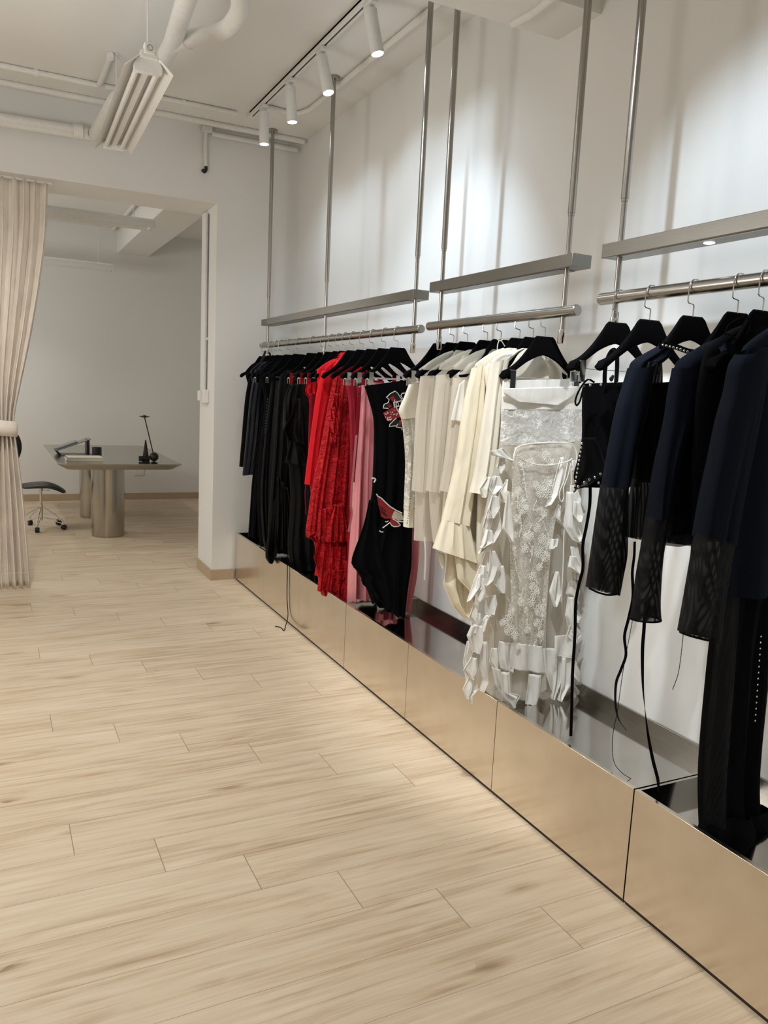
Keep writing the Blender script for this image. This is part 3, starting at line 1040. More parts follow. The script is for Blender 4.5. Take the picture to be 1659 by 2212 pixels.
link('print_lettering', text_geo('lp m', 0.052, q(850, 935, 0.004), 0.12, sx=0.72), PRINTW, pr, sharp=30, label='white lettering lp m')
g = G()
rdn = random.Random(5)
for i in range(26):
    a = 620 + rdn.uniform(0, 400)
    b = 1130 - (a - 600) * 0.32 + rdn.uniform(-45, 110)
    ln = rdn.uniform(14, 46)
    an = rdn.uniform(0.2, 2.4)
    g.tube([q(a, b, 0.005), q(a + ln * cos(an) * 0.6, b + ln * sin(an) * 0.4, 0.005), q(a + ln * cos(an + 0.8), b + ln * sin(an + 0.8), 0.005)], 0.0016, 5, smooth=6)
g.add(outl([(670, 1230), (690, 1280), (720, 1240), (740, 1275), (780, 1240)], 0.003, 0.005, False))
link('print_lettering', g, PRINTW, pr, label='white brush script strokes')
q2 = pxc(780, 1020, 11.85)
q = q2
em = link('emblem', G().prism([q(*p) for p in ((420, 640), (520, 690), (640, 800), (740, 900), (840, 985), (780, 1150), (860, 1230), (1000, 1350), (900, 1390), (820, 1370), (740, 1280), (760, 1190), (610, 1190), (510, 1130), (500, 1040), (450, 850))], (0, 0.002, 0)), PRINTR, o, label='red winged emblem with white outline')
link('emblem_outline', outl([(395, 560), (420, 610), (520, 670), (640, 790), (740, 880), (900, 980), (1050, 1050)], 0.0034, 0.003, False).add(outl([(550, 1425), (640, 1365), (735, 1290), (780, 1360), (840, 1395), (960, 1385), (1005, 1355), (920, 1260), (800, 1190), (900, 1255), (1070, 1270)], 0.003, 0.003, False))
     .add(outl([(620, 1260), (660, 1275), (700, 1245)], 0.002, 0.003, False)).add(outl([(470, 1500), (510, 1530), (565, 1530)], 0.003, 0.003, False)), PRINTW, em, label='white emblem outline')
link('emblem_band', G().prism([q(a, b, 0.003) for a, b in ((850, 985), (1050, 1075), (1100, 1215), (960, 1240), (780, 1160))], (0, 0.001, 0)), PRINTB, em, label='bone coloured emblem band')
link('emblem_lines', outl([(470, 870), (560, 930), (650, 1010)], 0.002, 0.004, False).add(outl([(490, 940), (580, 1030), (650, 1090)], 0.002, 0.004, False)).add(outl([(520, 1010), (600, 1080), (680, 1120)], 0.002, 0.004, False)), PRINTK, em)
link('drawstring_loop', G().tube([at(803, 1034, 3.62), at(808, 1033, 3.62), at(811, 1036, 3.62), at(808, 1042, 3.62)], 0.004, 6, smooth=16), PRINTW, o, label='white cord loop')

# --- middle rail, whites
o = garment('top', 'ivory top with a sheer lace sleeve and buttoned cuff beside the black dress', 'top', 3.25, GM)
link('body', G().loft([(890, 826, 2.06), (884, 860, 2.06), (893, 960, 2.08), (905, 1060, 2.08)], 3.25, b=(0.012, 0.03), seed=60), IVORY, o)
link('cap_sleeve', G().loft([(884, 830, 905, 824), (872, 862, 912, 862), (862, 888, 912, 880), (868, 905, 908, 900)], 3.25, b=(0.018, 0.026), rip=(0.001, 0.004), n=2, seed=61, nr=16, nc=32, dy=-0.03), IVORY, o)
link('lace_sleeve', G().loft([(866, 895, 908, 890), (873, 940, 904, 940), (877, 1000, 903, 1000), (875, 1060, 900, 1060), (873, 1100, 897, 1100)], 3.25, b=(0.022, 0.024), rip=(0.001, 0.004), n=2, seed=62, nr=24, nc=32, dy=-0.03), LACEB, o)
link('cuff', G().loft([(875, 1078, 899, 1078), (873, 1138, 894, 1138)], 3.25, b=(0.024, 0.024), rip=(0.0, 0.002), n=2, seed=63, nr=8, nc=32, dy=-0.03), IVORY, o)
for i in range(10):
    link('cuff_button', G().sphere(at(887 - i * 0.85, 1083 + i * 5.2, 3.190), 0.0028, 6), GREYP if i < 9 else BLACKP, o, label='tiny dark cuff button')


def sheer_blouse(Y, label, sh, col, hemy, xl, tie=None, mat=SHWHT, seed=70):
    o = garment('blouse', label, 'blouse', Y, GM)
    link('body', G().loft([(sh[0] + 3, sh[1] + 2, 2.085), (xl[0], 900, 2.09), (xl[1], 1000, 2.10), (xl[2], 1080, 2.10), (xl[3], hemy, 2.10)], Y, b=(0.027, 0.032), seed=seed, rip=(0.002, 0.013), n=4), mat, o)
    c = col
    link('yoke', G().loft(TOP(1, 0.192), Y, b=(0.025, 0.028), rip=(0.0005, 0.002), n=2, seed=seed + 1, nr=20, nc=48), SHWHT2, o)
    link('collar', G().sheet([(c[0], c[1], c[2], c[3]), (c[0] - 10, c[1] + 14, c[2] - 4, c[3] + 14), (c[0] - 26, c[1] + 24, c[2] - 10, c[3] + 34)], Y, amp=(0.001, 0.002), n=1, seed=seed + 1, dy=-0.032, bow=0.008), SHWHT2, o, solid=0.001)
    link('sleeve', G().loft([(sh[0] - 2, sh[1], sh[0] + 26, sh[1] - 2), (xl[0] - 4, 900, xl[0] + 26, 905), (xl[1] - 6, 1000, xl[1] + 22, 1003), (xl[2] - 7, 1060, xl[2] + 20, 1064)], Y, b=(0.018, 0.026), rip=(0.001, 0.006), n=2, seed=seed + 2, nc=32, dy=-0.03), mat, o)
    if tie:
        link('tie', G().ribbon([at(x, y, Y - 0.05) for x, y in tie], 0.007, 0.001), WHITE, o)
    return o


sheer_blouse(3.085, 'farthest sheer white blouse, tie end dangling below its hem', (911, 813), (985, 756, 1016, 760), 1168, (903, 901, 899, 897), [(917, 1160), (919, 1200), (917, 1253)], seed=70)
sheer_blouse(2.950, 'second sheer white blouse from the far end of the middle rail', (946, 810), (1000, 768, 1014, 765), 1172, (938, 932, 928, 936), None, seed=74)
o = sheer_blouse(2.828, 'third sheer white blouse, with a satin insert at its front', (981, 816), (1012, 786, 1034, 772), 1172, (975, 966, 958, 950), None, seed=78)
link('satin_insert', G().sheet([(992, 830, 1004, 820), (982, 870, 1002, 870), (973, 910, 998, 912)], 2.828, amp=(0.001, 0.004), n=1, seed=81, dy=-0.065), WHITE, o, solid=0.0015)

o = garment('dress', 'cream long-sleeved dress with flared cuff and ragged pointed hem', 'dress', 2.69, GM)
link('body', G().loft(TOP(1, 0.185) + [(1016, 900, 2.10), (1003, 1000, 2.14), (995, 1120, 2.14), (1000, 1220, 2.14), (1004, 1260, 2.10)], 2.69, b=(0.026, 0.045), seed=84, n=5), IVORY, o)
link('sleeve', G().loft([(1021, 795, 1047, 786), (1008, 850, 1044, 850), (997, 910, 1040, 910), (985, 1000, 1026, 1000), (967, 1080, 1018, 1085), (957, 1122, 1012, 1136)], 2.69, b=(0.022, 0.034), rip=(0.002, 0.008), n=2.5, seed=85, nc=40, dy=-0.045), CREAM, o)
link('flared_cuff', G().loft([(957, 1122, 1012, 1136), (948, 1152, 1020, 1172), (938, 1185, 1030, 1216)], 2.69, b=(0.034, 0.05), rip=(0.003, 0.01), n=3, seed=86, nr=14, nc=48, dy=-0.045), CREAM, o)
link('pointed_hem', G().sheet([(968, 1190, 1030, 1205), (966, 1230, 1034, 1235), (962, 1264, 1028, 1270), (978, 1304, 1024, 1310), (996, 1326, 1016, 1330), (1006, 1335, 1010, 1336)], 2.69, amp=(0.004, 0.02), n=1.7, seed=87, dy=-0.03, nc=24, lin=True, rim=0.0016), CREAM, o, solid=0.002)
link('pointed_hem', G().sheet([(985, 1200, 1024, 1210), (990, 1250, 1026, 1258), (1014, 1276, 1020, 1280)], 2.69, amp=(0.004, 0.012), n=1.3, seed=88, dy=-0.075, nc=18, lin=True, rim=0.0016), CREAM, o, solid=0.002)
link('hem_tail', G().sheet([(944, 1192, 962, 1197), (950, 1212, 962, 1214), (956, 1229, 960, 1229)], 2.69, amp=(0.001, 0.004), n=1, seed=89, dy=-0.04, lin=True), CREAM, o, solid=0.002)

o = garment('blouse', 'open-necked ivory blouse behind the white lace dress, its collar spread under the hanger', 'blouse', 2.60, GM)
link('body', G().loft(TOP(1, 0.19, 0.004) + [(1052, 850, 2.10), (1046, 950, 2.12), (1034, 1064, 2.14), (1030, 1200, 2.14), (1030, 1350, 2.14), (1034, 1470, 2.13)], 2.60, b=(0.026, 0.04), seed=90, n=5, nr=60), IVORY, o)
link('sleeve', G().loft([(1060, 784, 1100, 772), (1052, 850, 1084, 850), (1040, 940, 1074, 940), (1026, 1030, 1060, 1030), (1018, 1064, 1046, 1066)], 2.60, b=(0.02, 0.028), rip=(0.002, 0.006), n=2, seed=91, nc=36, dy=-0.04), IVORY, o)
link('shoulder_panel', G().sheet([(1086, 766, 1109, 764), (1066, 776, 1100, 776), (1056, 800, 1090, 800)], 2.60, amp=(0.001, 0.003), n=1, seed=92, dy=-0.035), WHITE, o, solid=0.0015)

YD = 2.516
o = garment('dress', 'white lace dress with cascading ruffles, clipped at the front of the middle rail', 'dress', YD, GM)
link('waistband', G().loft([(1086, 822, 1250, 818), (1084, 850, 1254, 850), (1083, 884, 1257, 884)], YD, b=(0.012, 0.02), rip=(0.001, 0.004), n=3, seed=100, nr=14), WHITE, o)
link('waist_fold', G().sheet([(1087, 839, 1251, 834), (1090, 852, 1248, 850), (1118, 868, 1206, 876)], YD, amp=(0.001, 0.003), n=1, seed=99, dy=-0.027, bow=0.006), WHITE, o, solid=0.0015)
link('lace_yoke', G().loft([(1083, 884, 1257, 884), (1082, 920, 1258, 920), (1080, 962, 1258, 952)], YD, b=(0.02, 0.026), rip=(0.002, 0.004), n=3, seed=100, nr=14), LACEW, o)
link('skirt', G().loft([(1080, 962, 1257, 950), (1060, 1050, 1252, 1050), (1042, 1150, 1248, 1150), (1034, 1280, 1244, 1280), (1026, 1400, 1240, 1395), (1030, 1490, 1236, 1480)], YD, b=(0.026, 0.05), rip=(0.002, 0.014), n=6, seed=101, hem=(0.015, 5)), SHWHT, o)
link('lace_panel', G().loft([(1112, 966, 1236, 957), (1106, 1060, 1212, 1060), (1102, 1180, 1190, 1180), (1104, 1300, 1180, 1300), (1108, 1390, 1172, 1396)], YD, b=(0.012, 0.014), rip=(0.001, 0.006), n=3, seed=102, dy=-0.055), LACEP, o)
link('satin_hem', G().sheet([(1106, 1388, 1172, 1396), (1104, 1420, 1176, 1425), (1106, 1446, 1180, 1456)], YD, amp=(0.003, 0.008), n=2, seed=103, dy=-0.07, nc=24), WHITE, o, solid=0.002)
link('satin_hem', G().sheet([(1078, 1385, 1108, 1390), (1076, 1420, 1108, 1425), (1082, 1445, 1108, 1454)], YD, amp=(0.003, 0.008), n=1.5, seed=104, dy=-0.06, nc=20), WHITE, o, solid=0.002)
YC = YD - 0.075
link('waist_piping', G().tube([at(x, y, YC) for x, y in ((1108, 1012), (1110, 985), (1116, 968), (1132, 961), (1165, 957), (1200, 956), (1226, 957), (1238, 962), (1245, 978), (1246, 1000))], 0.0026, 8, smooth=60), THREAD, o)
link('waist_cord', G().tube([at(x, y, YC - 0.01) for x, y in ((1118, 983), (1132, 994), (1155, 1003), (1185, 1005), (1210, 1001), (1228, 996), (1236, 990))], 0.0024, 8, smooth=50), THREAD, o)
link('cord_loop', G().tube([at(x, y, YC - 0.015) for x, y in ((1226, 1000), (1218, 1040), (1209, 1062), (1209, 1078), (1214, 1084), (1218, 1072), (1217, 1055), (1226, 1030), (1232, 1005))], 0.002, 8, smooth=60), THREAD, o)
link('cord_end', G().tube([at(x, y, YC - 0.012) for x, y in ((1232, 1000), (1234, 1040), (1230, 1080), (1222, 1112), (1218, 1160), (1216, 1230), (1212, 1300))], 0.002, 8, smooth=60), THREAD, o)
link('care_label', G().sheet([(1145, 962, 1170, 966), (1144, 972, 1169, 976)], YD, amp=(0, 0.001), n=1, seed=3, dy=-0.062, nr=4), PAPER, o, solid=0.001)
ruf = [
    [(1094, 1036, 1097, 1036), (1080, 1068, 1096, 1060), (1090, 1085, 1093, 1084)],
    [(1074, 1055, 1079, 1055), (1067, 1110, 1077, 1095), (1058, 1149, 1086, 1144), (1046, 1176, 1072, 1168), (1036, 1196, 1048, 1190)],
    [(1096, 1060, 1099, 1062), (1088, 1110, 1102, 1112), (1084, 1140, 1105, 1140), (1094, 1156, 1106, 1160), (1104, 1169, 1107, 1171)],
    [(1211, 988, 1217, 987), (1203, 1018, 1222, 1022), (1192, 1066, 1208, 1068), (1180, 1095, 1192, 1085)],
    [(1226, 1062, 1244, 1062), (1223, 1105, 1250, 1105), (1219, 1137, 1258, 1142), (1236, 1165, 1257, 1158), (1247, 1171, 1251, 1169)],
    [(1207, 1090, 1211, 1092), (1192, 1113, 1212, 1118), (1209, 1130, 1213, 1132)],
    [(1058, 1188, 1068, 1190), (1056, 1228, 1082, 1222), (1050, 1260, 1068, 1248), (1038, 1272, 1048, 1264)],
    [(1034, 1240, 1043, 1240), (1020, 1272, 1054, 1260), (1008, 1300, 1022, 1286)],
    [(1078, 1222, 1087, 1222), (1066, 1260, 1092, 1258), (1083, 1280, 1088, 1280)],
    [(1024, 1306, 1031, 1308), (1014, 1334, 1034, 1334), (1027, 1350, 1032, 1350)],
    [(1046, 1290, 1070, 1285), (1036, 1318, 1072, 1305), (1058, 1330, 1064, 1326)],
    [(1046, 1340, 1058, 1330), (1034, 1366, 1052, 1358), (1036, 1372, 1040, 1370)],
    [(1018, 1352, 1042, 1352), (1008, 1372, 1040, 1388), (1018, 1405, 1034, 1412)],
    [(1010, 1385, 1036, 1385), (1002, 1432, 1030, 1436), (1010, 1480, 1026, 1480), (1016, 1518, 1021, 1517)],
    [(1040, 1386, 1052, 1386), (1036, 1438, 1054, 1438), (1046, 1470, 1056, 1474), (1040, 1494, 1047, 1492)],
    [(1062, 1400, 1074, 1400), (1058, 1430, 1078, 1436), (1070, 1448, 1076, 1448)],
    [(1062, 1440, 1078, 1446), (1070, 1480, 1092, 1486), (1084, 1502, 1094, 1504)],
    [(1084, 1452, 1100, 1452), (1085, 1498, 1103, 1498), (1090, 1514, 1126, 1504), (1106, 1529, 1116, 1525)],
    [(1143, 1456, 1169, 1458), (1140, 1496, 1167, 1502), (1137, 1521, 1162, 1523), (1160, 1531, 1184, 1537)],
    [(1198, 1373, 1234, 1372), (1196, 1395, 1237, 1396), (1193, 1417, 1239, 1420)],
    [(1222, 1418, 1238, 1420), (1230, 1478, 1241, 1480), (1240, 1514, 1262, 1510), (1272, 1530, 1298, 1529)],
    [(1201, 1234, 1207, 1235), (1187, 1278, 1210, 1285), (1196, 1309, 1200, 1309)],
    [(1192, 1164, 1206, 1164), (1188, 1186, 1202, 1182), (1196, 1180, 1200, 1180)],
    [(1200, 1420, 1214, 1420), (1196, 1468, 1211, 1470), (1191, 1509, 1196, 1510)],
    [(1215, 1420, 1233, 1420), (1212, 1478, 1230, 1480), (1204, 1511, 1209, 1513)],
    [(1172, 1400, 1196, 1400), (1176, 1450, 1200, 1455), (1190, 1490, 1206, 1496)],
    [(1232, 1180, 1246, 1182), (1236, 1220, 1256, 1230), (1242, 1250, 1246, 1250)],
    [(1228, 1290, 1240, 1290), (1224, 1330, 1243, 1335), (1234, 1362, 1240, 1362)],
    [(1060, 975, 1086, 968), (1064, 983, 1104, 985), (1102, 990, 1110, 1006)],
    [(1052, 1030, 1064, 1030), (1038, 1056, 1058, 1058), (1045, 1074, 1050, 1074)],
]
rdr = random.Random(31)
for side, path in ((-1, ((1084, 985), (1064, 1075), (1050, 1170), (1042, 1250), (1030, 1335), (1022, 1420), (1022, 1462))), (1, ((1238, 990), (1243, 1090), (1240, 1200), (1236, 1300), (1233, 1400), (1230, 1440)))):
    P_ = lin_interp([Vector((x, y, 0)) for x, y in path], 15 if side < 0 else 11)
    for p in P_:
        h_ = rdr.uniform(34, 62)
        w_ = rdr.uniform(18, 36)
        x0_, y0_ = p.x + rdr.uniform(-4, 6) * -side, p.y + rdr.uniform(-8, 8)
        tip_ = x0_ + side * rdr.uniform(2, 16)
        ruf.append([(x0_ - 5, y0_, x0_ + 6, y0_ + 2), (x0_ - w_ * (0.62 if side < 0 else 0.38), y0_ + h_ * 0.62, x0_ + w_ * (0.38 if side < 0 else 0.62), y0_ + h_ * rdr.uniform(0.5, 0.72)), (tip_ - 2, y0_ + h_, tip_ + 3, y0_ + h_ * 0.97)])
for i, a in enumerate(ruf):
    link('ruffle', G().sheet(a, YD, amp=(0.003, 0.010), n=1.1, seed=110 + i, dy=-0.062 - 0.011 * ((i * 7) % 5), nc=14, lin=True, rim=0.0013), WHITE, o, solid=0.0012)
# embroidery on the lace panel
g = G()
rd = random.Random(9)
YE = YD - 0.082


def flower(x, y, r, n=9):
    c = at(x, y, YE)
    s = r / 585.0
    for i in range(n):
        a0 = 2 * pi * i / n
        pts = []
        for j in range(9):
            a = a0 + (j - 4) / 4 * pi / n
            rr_ = s * (0.25 + 0.75 * math.sqrt(max(0, 1 - ((j - 4) / 4.0) ** 2)))
            pts.append(c + Vector((rr_ * cos(a), 0, rr_ * sin(a))))
        g.tube(pts, 0.0010, 4, cap=False)
    g.tube([c + Vector((s * 0.25 * cos(t * 0.7), 0, s * 0.25 * sin(t * 0.7))) for t in range(10)], 0.001, 4, cap=False)


def vine(pts):
    P = cr_interp([at(x, y, YE) for x, y in pts], 40)
    g.tube(P, 0.0011, 4)
    for i in range(3, 38, 3):
        d = Vector((rd.uniform(-1, 1), 0, rd.uniform(-0.8, 0.8))) * 0.011
        m_ = P[i] + d * 0.5 + Vector((d.z, 0, -d.x)) * 0.3
        g.tube([P[i], m_, P[i] + d, P[i] + d * 0.5 - Vector((d.z, 0, -d.x)) * 0.3, P[i]], 0.0010, 4, cap=False)


for x, y, r in ((1168, 1062, 14), (1182, 1048, 15), (1158, 1048, 9), (1182, 1066, 12), (1172, 1164, 12), (1182, 1175, 13), (1165, 1192, 14), (1178, 1202, 13), (1160, 1140, 10), (1145, 1158, 11), (1135, 1185, 10),
                (1120, 1060, 9), (1125, 1085, 12), (1130, 1100, 11), (1118, 1120, 9), (1128, 1000, 8), (1180, 985, 12), (1190, 1000, 10), (1165, 1225, 9), (1150, 1245, 11), (1155, 1280, 14), (1148, 1300, 12), (1165, 1318, 14),
                (1150, 1265, 9), (1125, 1300, 10), (1105, 1320, 10), (1098, 1338, 13), (1100, 1360, 14), (1112, 1372, 10), (1140, 1360, 9), (1160, 1345, 10), (1168, 1370, 9), (1120, 1395, 7), (1085, 1345, 8), (1064, 1090, 9), (1060, 1060, 8), (1058, 1115, 8)):
    g = G()
    flower(x, y, r, rd.choice((7, 8, 9, 11)))
    link('embroidered_flower', g, THREAD, o)
for pts in (((1128, 1000), (1132, 1030), (1136, 1060)), ((1120, 1060), (1118, 1090), (1126, 1130), (1122, 1160)), ((1160, 1080), (1152, 1100), (1170, 1098), (1178, 1110), (1162, 1128)),
            ((1150, 1130), (1140, 1160), (1150, 1190), (1145, 1215)), ((1175, 1130), (1184, 1160), (1176, 1200), (1165, 1230)), ((1150, 1230), (1160, 1260), (1150, 1300), (1160, 1330)),
            ((1095, 1290), (1104, 1310), (1096, 1340), (1110, 1375)), ((1130, 1270), (1126, 1300), (1140, 1330), (1136, 1370)), ((1165, 1290), (1172, 1330), (1160, 1375)), ((1110, 1180), (1116, 1230), (1128, 1260))):
    g = G()
    vine(pts)
    link('embroidered_vine', g, THREAD, o)

# --- nearest rail
YS = 2.055
o = garment('corset_top', 'short black corset top edged with silver studs, long ties hanging to the tray', 'top', YS, GN)
link('body', G().loft([(1259, 829, 1392, 824), (1258, 880, 1392, 880), (1258, 948, 1392, 945), (1250, 990, 1390, 990), (1241, 1030, 1385, 1035), (1250, 1052, 1380, 1050)], YS, b=(0.016, 0.03), rip=(0.001, 0.008), n=3, seed=150), BLK, o)
link('side_flap', G().sheet([(1257, 945, 1285, 945), (1249, 985, 1300, 985), (1242, 1025, 1306, 1022), (1238, 1064, 1272, 1046)], YS, amp=(0.001, 0.006), n=1, seed=151, dy=-0.045), BLKSAT, o, solid=0.003)
for i in range(12):
    x, y = 1255.5 - i * 1.5, 958 + i * 9.1
    link('stud', G().sphere(at(x + 1.5, y, YS - 0.056), 0.0042, 6, (0.7, 0.6, 1.1)), STUD, o, label='silver edge stud')
for i, (x, y) in enumerate(((1249, 1051), (1262, 1042), (1273, 1036), (1285, 1031), (1297, 1024), (1293, 1043), (1306, 1043), (1260, 834), (1275, 832), (1298, 831))):
    link('stud', G().sphere(at(x, y, YS - 0.056), 0.0045, 6, (1, 0.6, 1)), STUD, o, label='silver round stud')
link('strap', G().ribbon([at(1306, 828, YS - 0.03), at(1307, 800, YS - 0.04), at(1312, 775, YS - 0.05), at(1322, 757, YS - 0.06), at(1331, 760, YS - 0.06), at(1333, 785, YS - 0.055), at(1331, 826, YS - 0.04)], 0.016, 0.002, wdir=(1, 0, 0)), BLKSAT, o)
link('buckle', G().tube([at(1318, 818, YS - 0.05), at(1324, 812, YS - 0.05), at(1321, 822, YS - 0.05), at(1318, 818, YS - 0.05)], 0.004, 8, smooth=16), BLACKP, o)
link('loop_tie', G().ribbon([at(1284, 826, YS - 0.05), at(1270, 820, YS - 0.055), at(1254, 838, YS - 0.06), at(1243, 864, YS - 0.06), at(1245, 876, YS - 0.06), at(1252, 868, YS - 0.06), at(1258, 846, YS - 0.06), at(1262, 832, YS - 0.05)], 0.006, 0.002), BLK, o)
link('tie', G().ribbon([at(x, y, YS - 0.03) for x, y in ((1275, 1045), (1274, 1090), (1268, 1130), (1259, 1178), (1259, 1228), (1250, 1265), (1244, 1300), (1242, 1370), (1237, 1450), (1235, 1530), (1233, 1590))], 0.0125, 0.0016, smooth=70), BLK, o, label='long black tie')

YT = 1.80
o = garment('top', 'sheer black long-sleeved top with eyelet-studded neckline, second on the nearest rail', 'top', YT, GN)
link('body', G().loft([(1378, 830, 1500, 822), (1376, 880, 1500, 880), (1374, 960, 1500, 960), (1372, 1040, 1500, 1045)], YT, b=(0.014, 0.03), rip=(0.001, 0.006), n=3, seed=160, nr=24), BLK, o)
link('sheer_hem', G().loft([(1371, 1035, 1500, 1040), (1362, 1090, 1500, 1095), (1350, 1160, 1500, 1178)], YT, b=(0.03, 0.034), rip=(0.006, 0.01), n=3, seed=160, nr=18), SHBLK, o)
link('shoulder', G().loft([(1428, 746, 1450, 752), (1395, 764, 1440, 772), (1368, 782, 1408, 800), (1362, 800, 1404, 815)], YT, b=(0.026, 0.03), rip=(0.001, 0.003), n=2, seed=161, nr=18, nc=32, dy=-0.03), NAVY, o)
link('sleeve', G().loft([(1362, 796, 1408, 790), (1349, 840, 1398, 850), (1337, 880, 1388, 900), (1322, 960, 1368, 970), (1310, 1030, 1354, 1040), (1306, 1050, 1349, 1056)], YT, b=(0.03, 0.034), rip=(0.001, 0.006), n=2, seed=162, nc=36, dy=-0.04), NAVY, o)
link('sheer_sleeve', G().loft([(1306, 1048, 1349, 1054), (1296, 1110, 1347, 1118), (1284, 1185, 1347, 1195), (1277, 1235, 1338, 1245), (1272, 1270, 1331, 1284)], YT, b=(0.034, 0.036), rip=(0.004, 0.006), n=2, seed=162, nc=36, dy=-0.04), SHBLK, o)
g = G().tube([v for v in cr_interp([at(1272, 1270, YT - 0.065), at(1290, 1279, YT - 0.08), at(1312, 1285, YT - 0.08), at(1331, 1284, YT - 0.06)], 20)], 0.003, 6)
link('sleeve_edge', g, BLK, o)
link('neckline', G().ribbon([at(x, y, YT - 0.055) for x, y in ((1424, 748), (1440, 745), (1462, 750), (1484, 758), (1505, 762))], 0.016, 0.003, wdir=(0, 0, 1)), BLK, o)
link('chest_panel', G().sheet([(1400, 782, 1430, 776), (1392, 810, 1430, 800), (1380, 832, 1428, 826)], YT, amp=(0.002, 0.005), n=2, seed=163, dy=-0.06), SHBLK, o, solid=0.001)
for i in range(10):
    x, y = 1432 + i * 7.6, 745.5 + i * 1.8 + (0.25 * i if i > 5 else 0)
    link('eyelet', G().sphere(at(x, y, YT - 0.06), 0.0042, 6, (1, 0.5, 1)), STUD, o, label='silver eyelet')
link('tie', G().ribbon([at(x, y, YT - 0.0) for x, y in ((1371, 1170), (1370, 1200), (1366, 1235), (1367, 1290), (1358, 1335), (1349, 1374), (1352, 1415), (1342, 1445), (1331, 1475), (1330, 1526), (1337, 1555), (1352, 1576))], 0.009, 0.0014, smooth=80, twist=2.0), BLK, o, label='crinkled black tape tie')
link('cord', G().tube([at(x, y, YT + 0.01) for x, y in ((1385, 1172), (1376, 1260), (1366, 1340), (1347, 1443), (1333, 1540), (1323, 1595), (1326, 1645), (1344, 1670), (1371, 1686))], 0.0011, 5, smooth=80), BLK, o, label='thin black cord')

YU = 1.635
o = garment('top', 'navy and sheer black top with a wide open sleeve end, third on the nearest rail', 'top', YU, GN)
link('body', G().loft([(1500, 766, 1640, 770), (1470, 800, 1660, 800), (1462, 900, 1650, 900), (1450, 1000, 1640, 1010), (1440, 1090, 1640, 1100)], YU, b=(0.014, 0.032), rip=(0.001, 0.006), n=3, seed=170, nr=30), BLK, o)
link('sheer_hem', G().loft([(1440, 1085, 1640, 1095), (1434, 1130, 1600, 1136), (1428, 1164, 1560, 1160)], YU, b=(0.032, 0.034), rip=(0.006, 0.008), n=4, seed=170, nr=14), SHBLK, o)
link('hem_band', G().sheet([(1428, 1160, 1545, 1150), (1427, 1172, 1545, 1166), (1430, 1178, 1470, 1181)], YU, amp=(0.001, 0.003), n=1, seed=171, dy=-0.04), SHBLK2, o, solid=0.001)
link('shoulder', G().loft([(1550, 730, 1572, 738), (1510, 752, 1560, 768), (1470, 780, 1520, 800), (1462, 800, 1512, 820)], YU, b=(0.026, 0.032), rip=(0.001, 0.003), n=2, seed=172, nr=18, nc=32, dy=-0.03), NAVY, o)
link('sleeve', G().loft([(1458, 796, 1515, 790), (1449, 840, 1505, 850), (1440, 900, 1494, 910), (1424, 980, 1466, 990), (1411, 1060, 1450, 1070), (1404, 1120, 1441, 1124)], YU, b=(0.03, 0.034), rip=(0.001, 0.006), n=2, seed=173, nc=36, dy=-0.04), NAVY, o)
link('sheer_sleeve', G().loft([(1404, 1118, 1441, 1122), (1393, 1185, 1427, 1188), (1382, 1240, 1422, 1245), (1372, 1300, 1420, 1305), (1366, 1338, 1422, 1336)], YU, b=(0.034, 0.034), rip=(0.003, 0.004), n=2, seed=173, nc=36, dy=-0.04), SHBLK, o)
pts = [at(1366, 1338, YU - 0.04) + Vector((0.0, 0, 0))]
c0 = (at(1366, 1338, YU - 0.04) + at(1422, 1336, YU - 0.04)) * 0.5
a0 = (at(1422, 1336, YU - 0.04) - at(1366, 1338, YU - 0.04)) * 0.5
link('sleeve_edge', G().tube([c0 + a0 * cos(t / 24 * 2 * pi) + Vector((0, 0.034 * sin(t / 24 * 2 * pi), 0)) for t in range(25)], 0.003, 6, cap=False), BLK, o)
link('tie', G().ribbon([at(x, y, YU - 0.05) for x, y in ((1394, 1300), (1391, 1360), (1388, 1400), (1388, 1457), (1390, 1500), (1399, 1581), (1410, 1640), (1421, 1684))] + [on(1421, 1720, 2, 0.334)], 0.0095, 0.0014, smooth=80, twist=5.5), BLK, o, label='twisted black tape tie')
link('cord', G().tube([at(x, y, YU) for x, y in ((1495, 1160), (1486, 1270), (1477, 1360), (1466, 1451), (1453, 1490))], 0.0011, 5, smooth=40), BLK, o, label='thin black cord')

YV = 1.553
o = garment('top', 'plain black top with cord loops, squeezed between two navy shoulders at the right edge', 'top', YV, GN)
link('body', G().loft(TOP(2, 0.185) + [(1506, 850, 2.10), (1500, 960, 2.12), (1498, 1060, 2.12), (1500, 1140, 2.12)], YV, b=(0.025, 0.03), rip=(0.001, 0.006), n=3, seed=180), BLK, o)
link('strap_fold', G().ribbon([at(1556, 757, YV - 0.04), at(1568, 750, YV - 0.05), at(1580, 755, YV - 0.05), at(1592, 772, YV - 0.045)], 0.024, 0.003, wdir=(0.6, 0, 0.8)), NAVY, o)
link('cord_loop', G().tube([at(x, y, YV - 0.035) for x, y in ((1566, 722), (1572, 705), (1585, 694), (1600, 686), (1612, 684), (1620, 700), (1619, 712), (1612, 722))], 0.0018, 6, smooth=40), BLK, o)
link('cord_loop', G().tube([at(x, y, YV - 0.035) for x, y in ((1564, 724), (1574, 722), (1584, 730), (1594, 738))], 0.0018, 6, smooth=20), BLK, o)

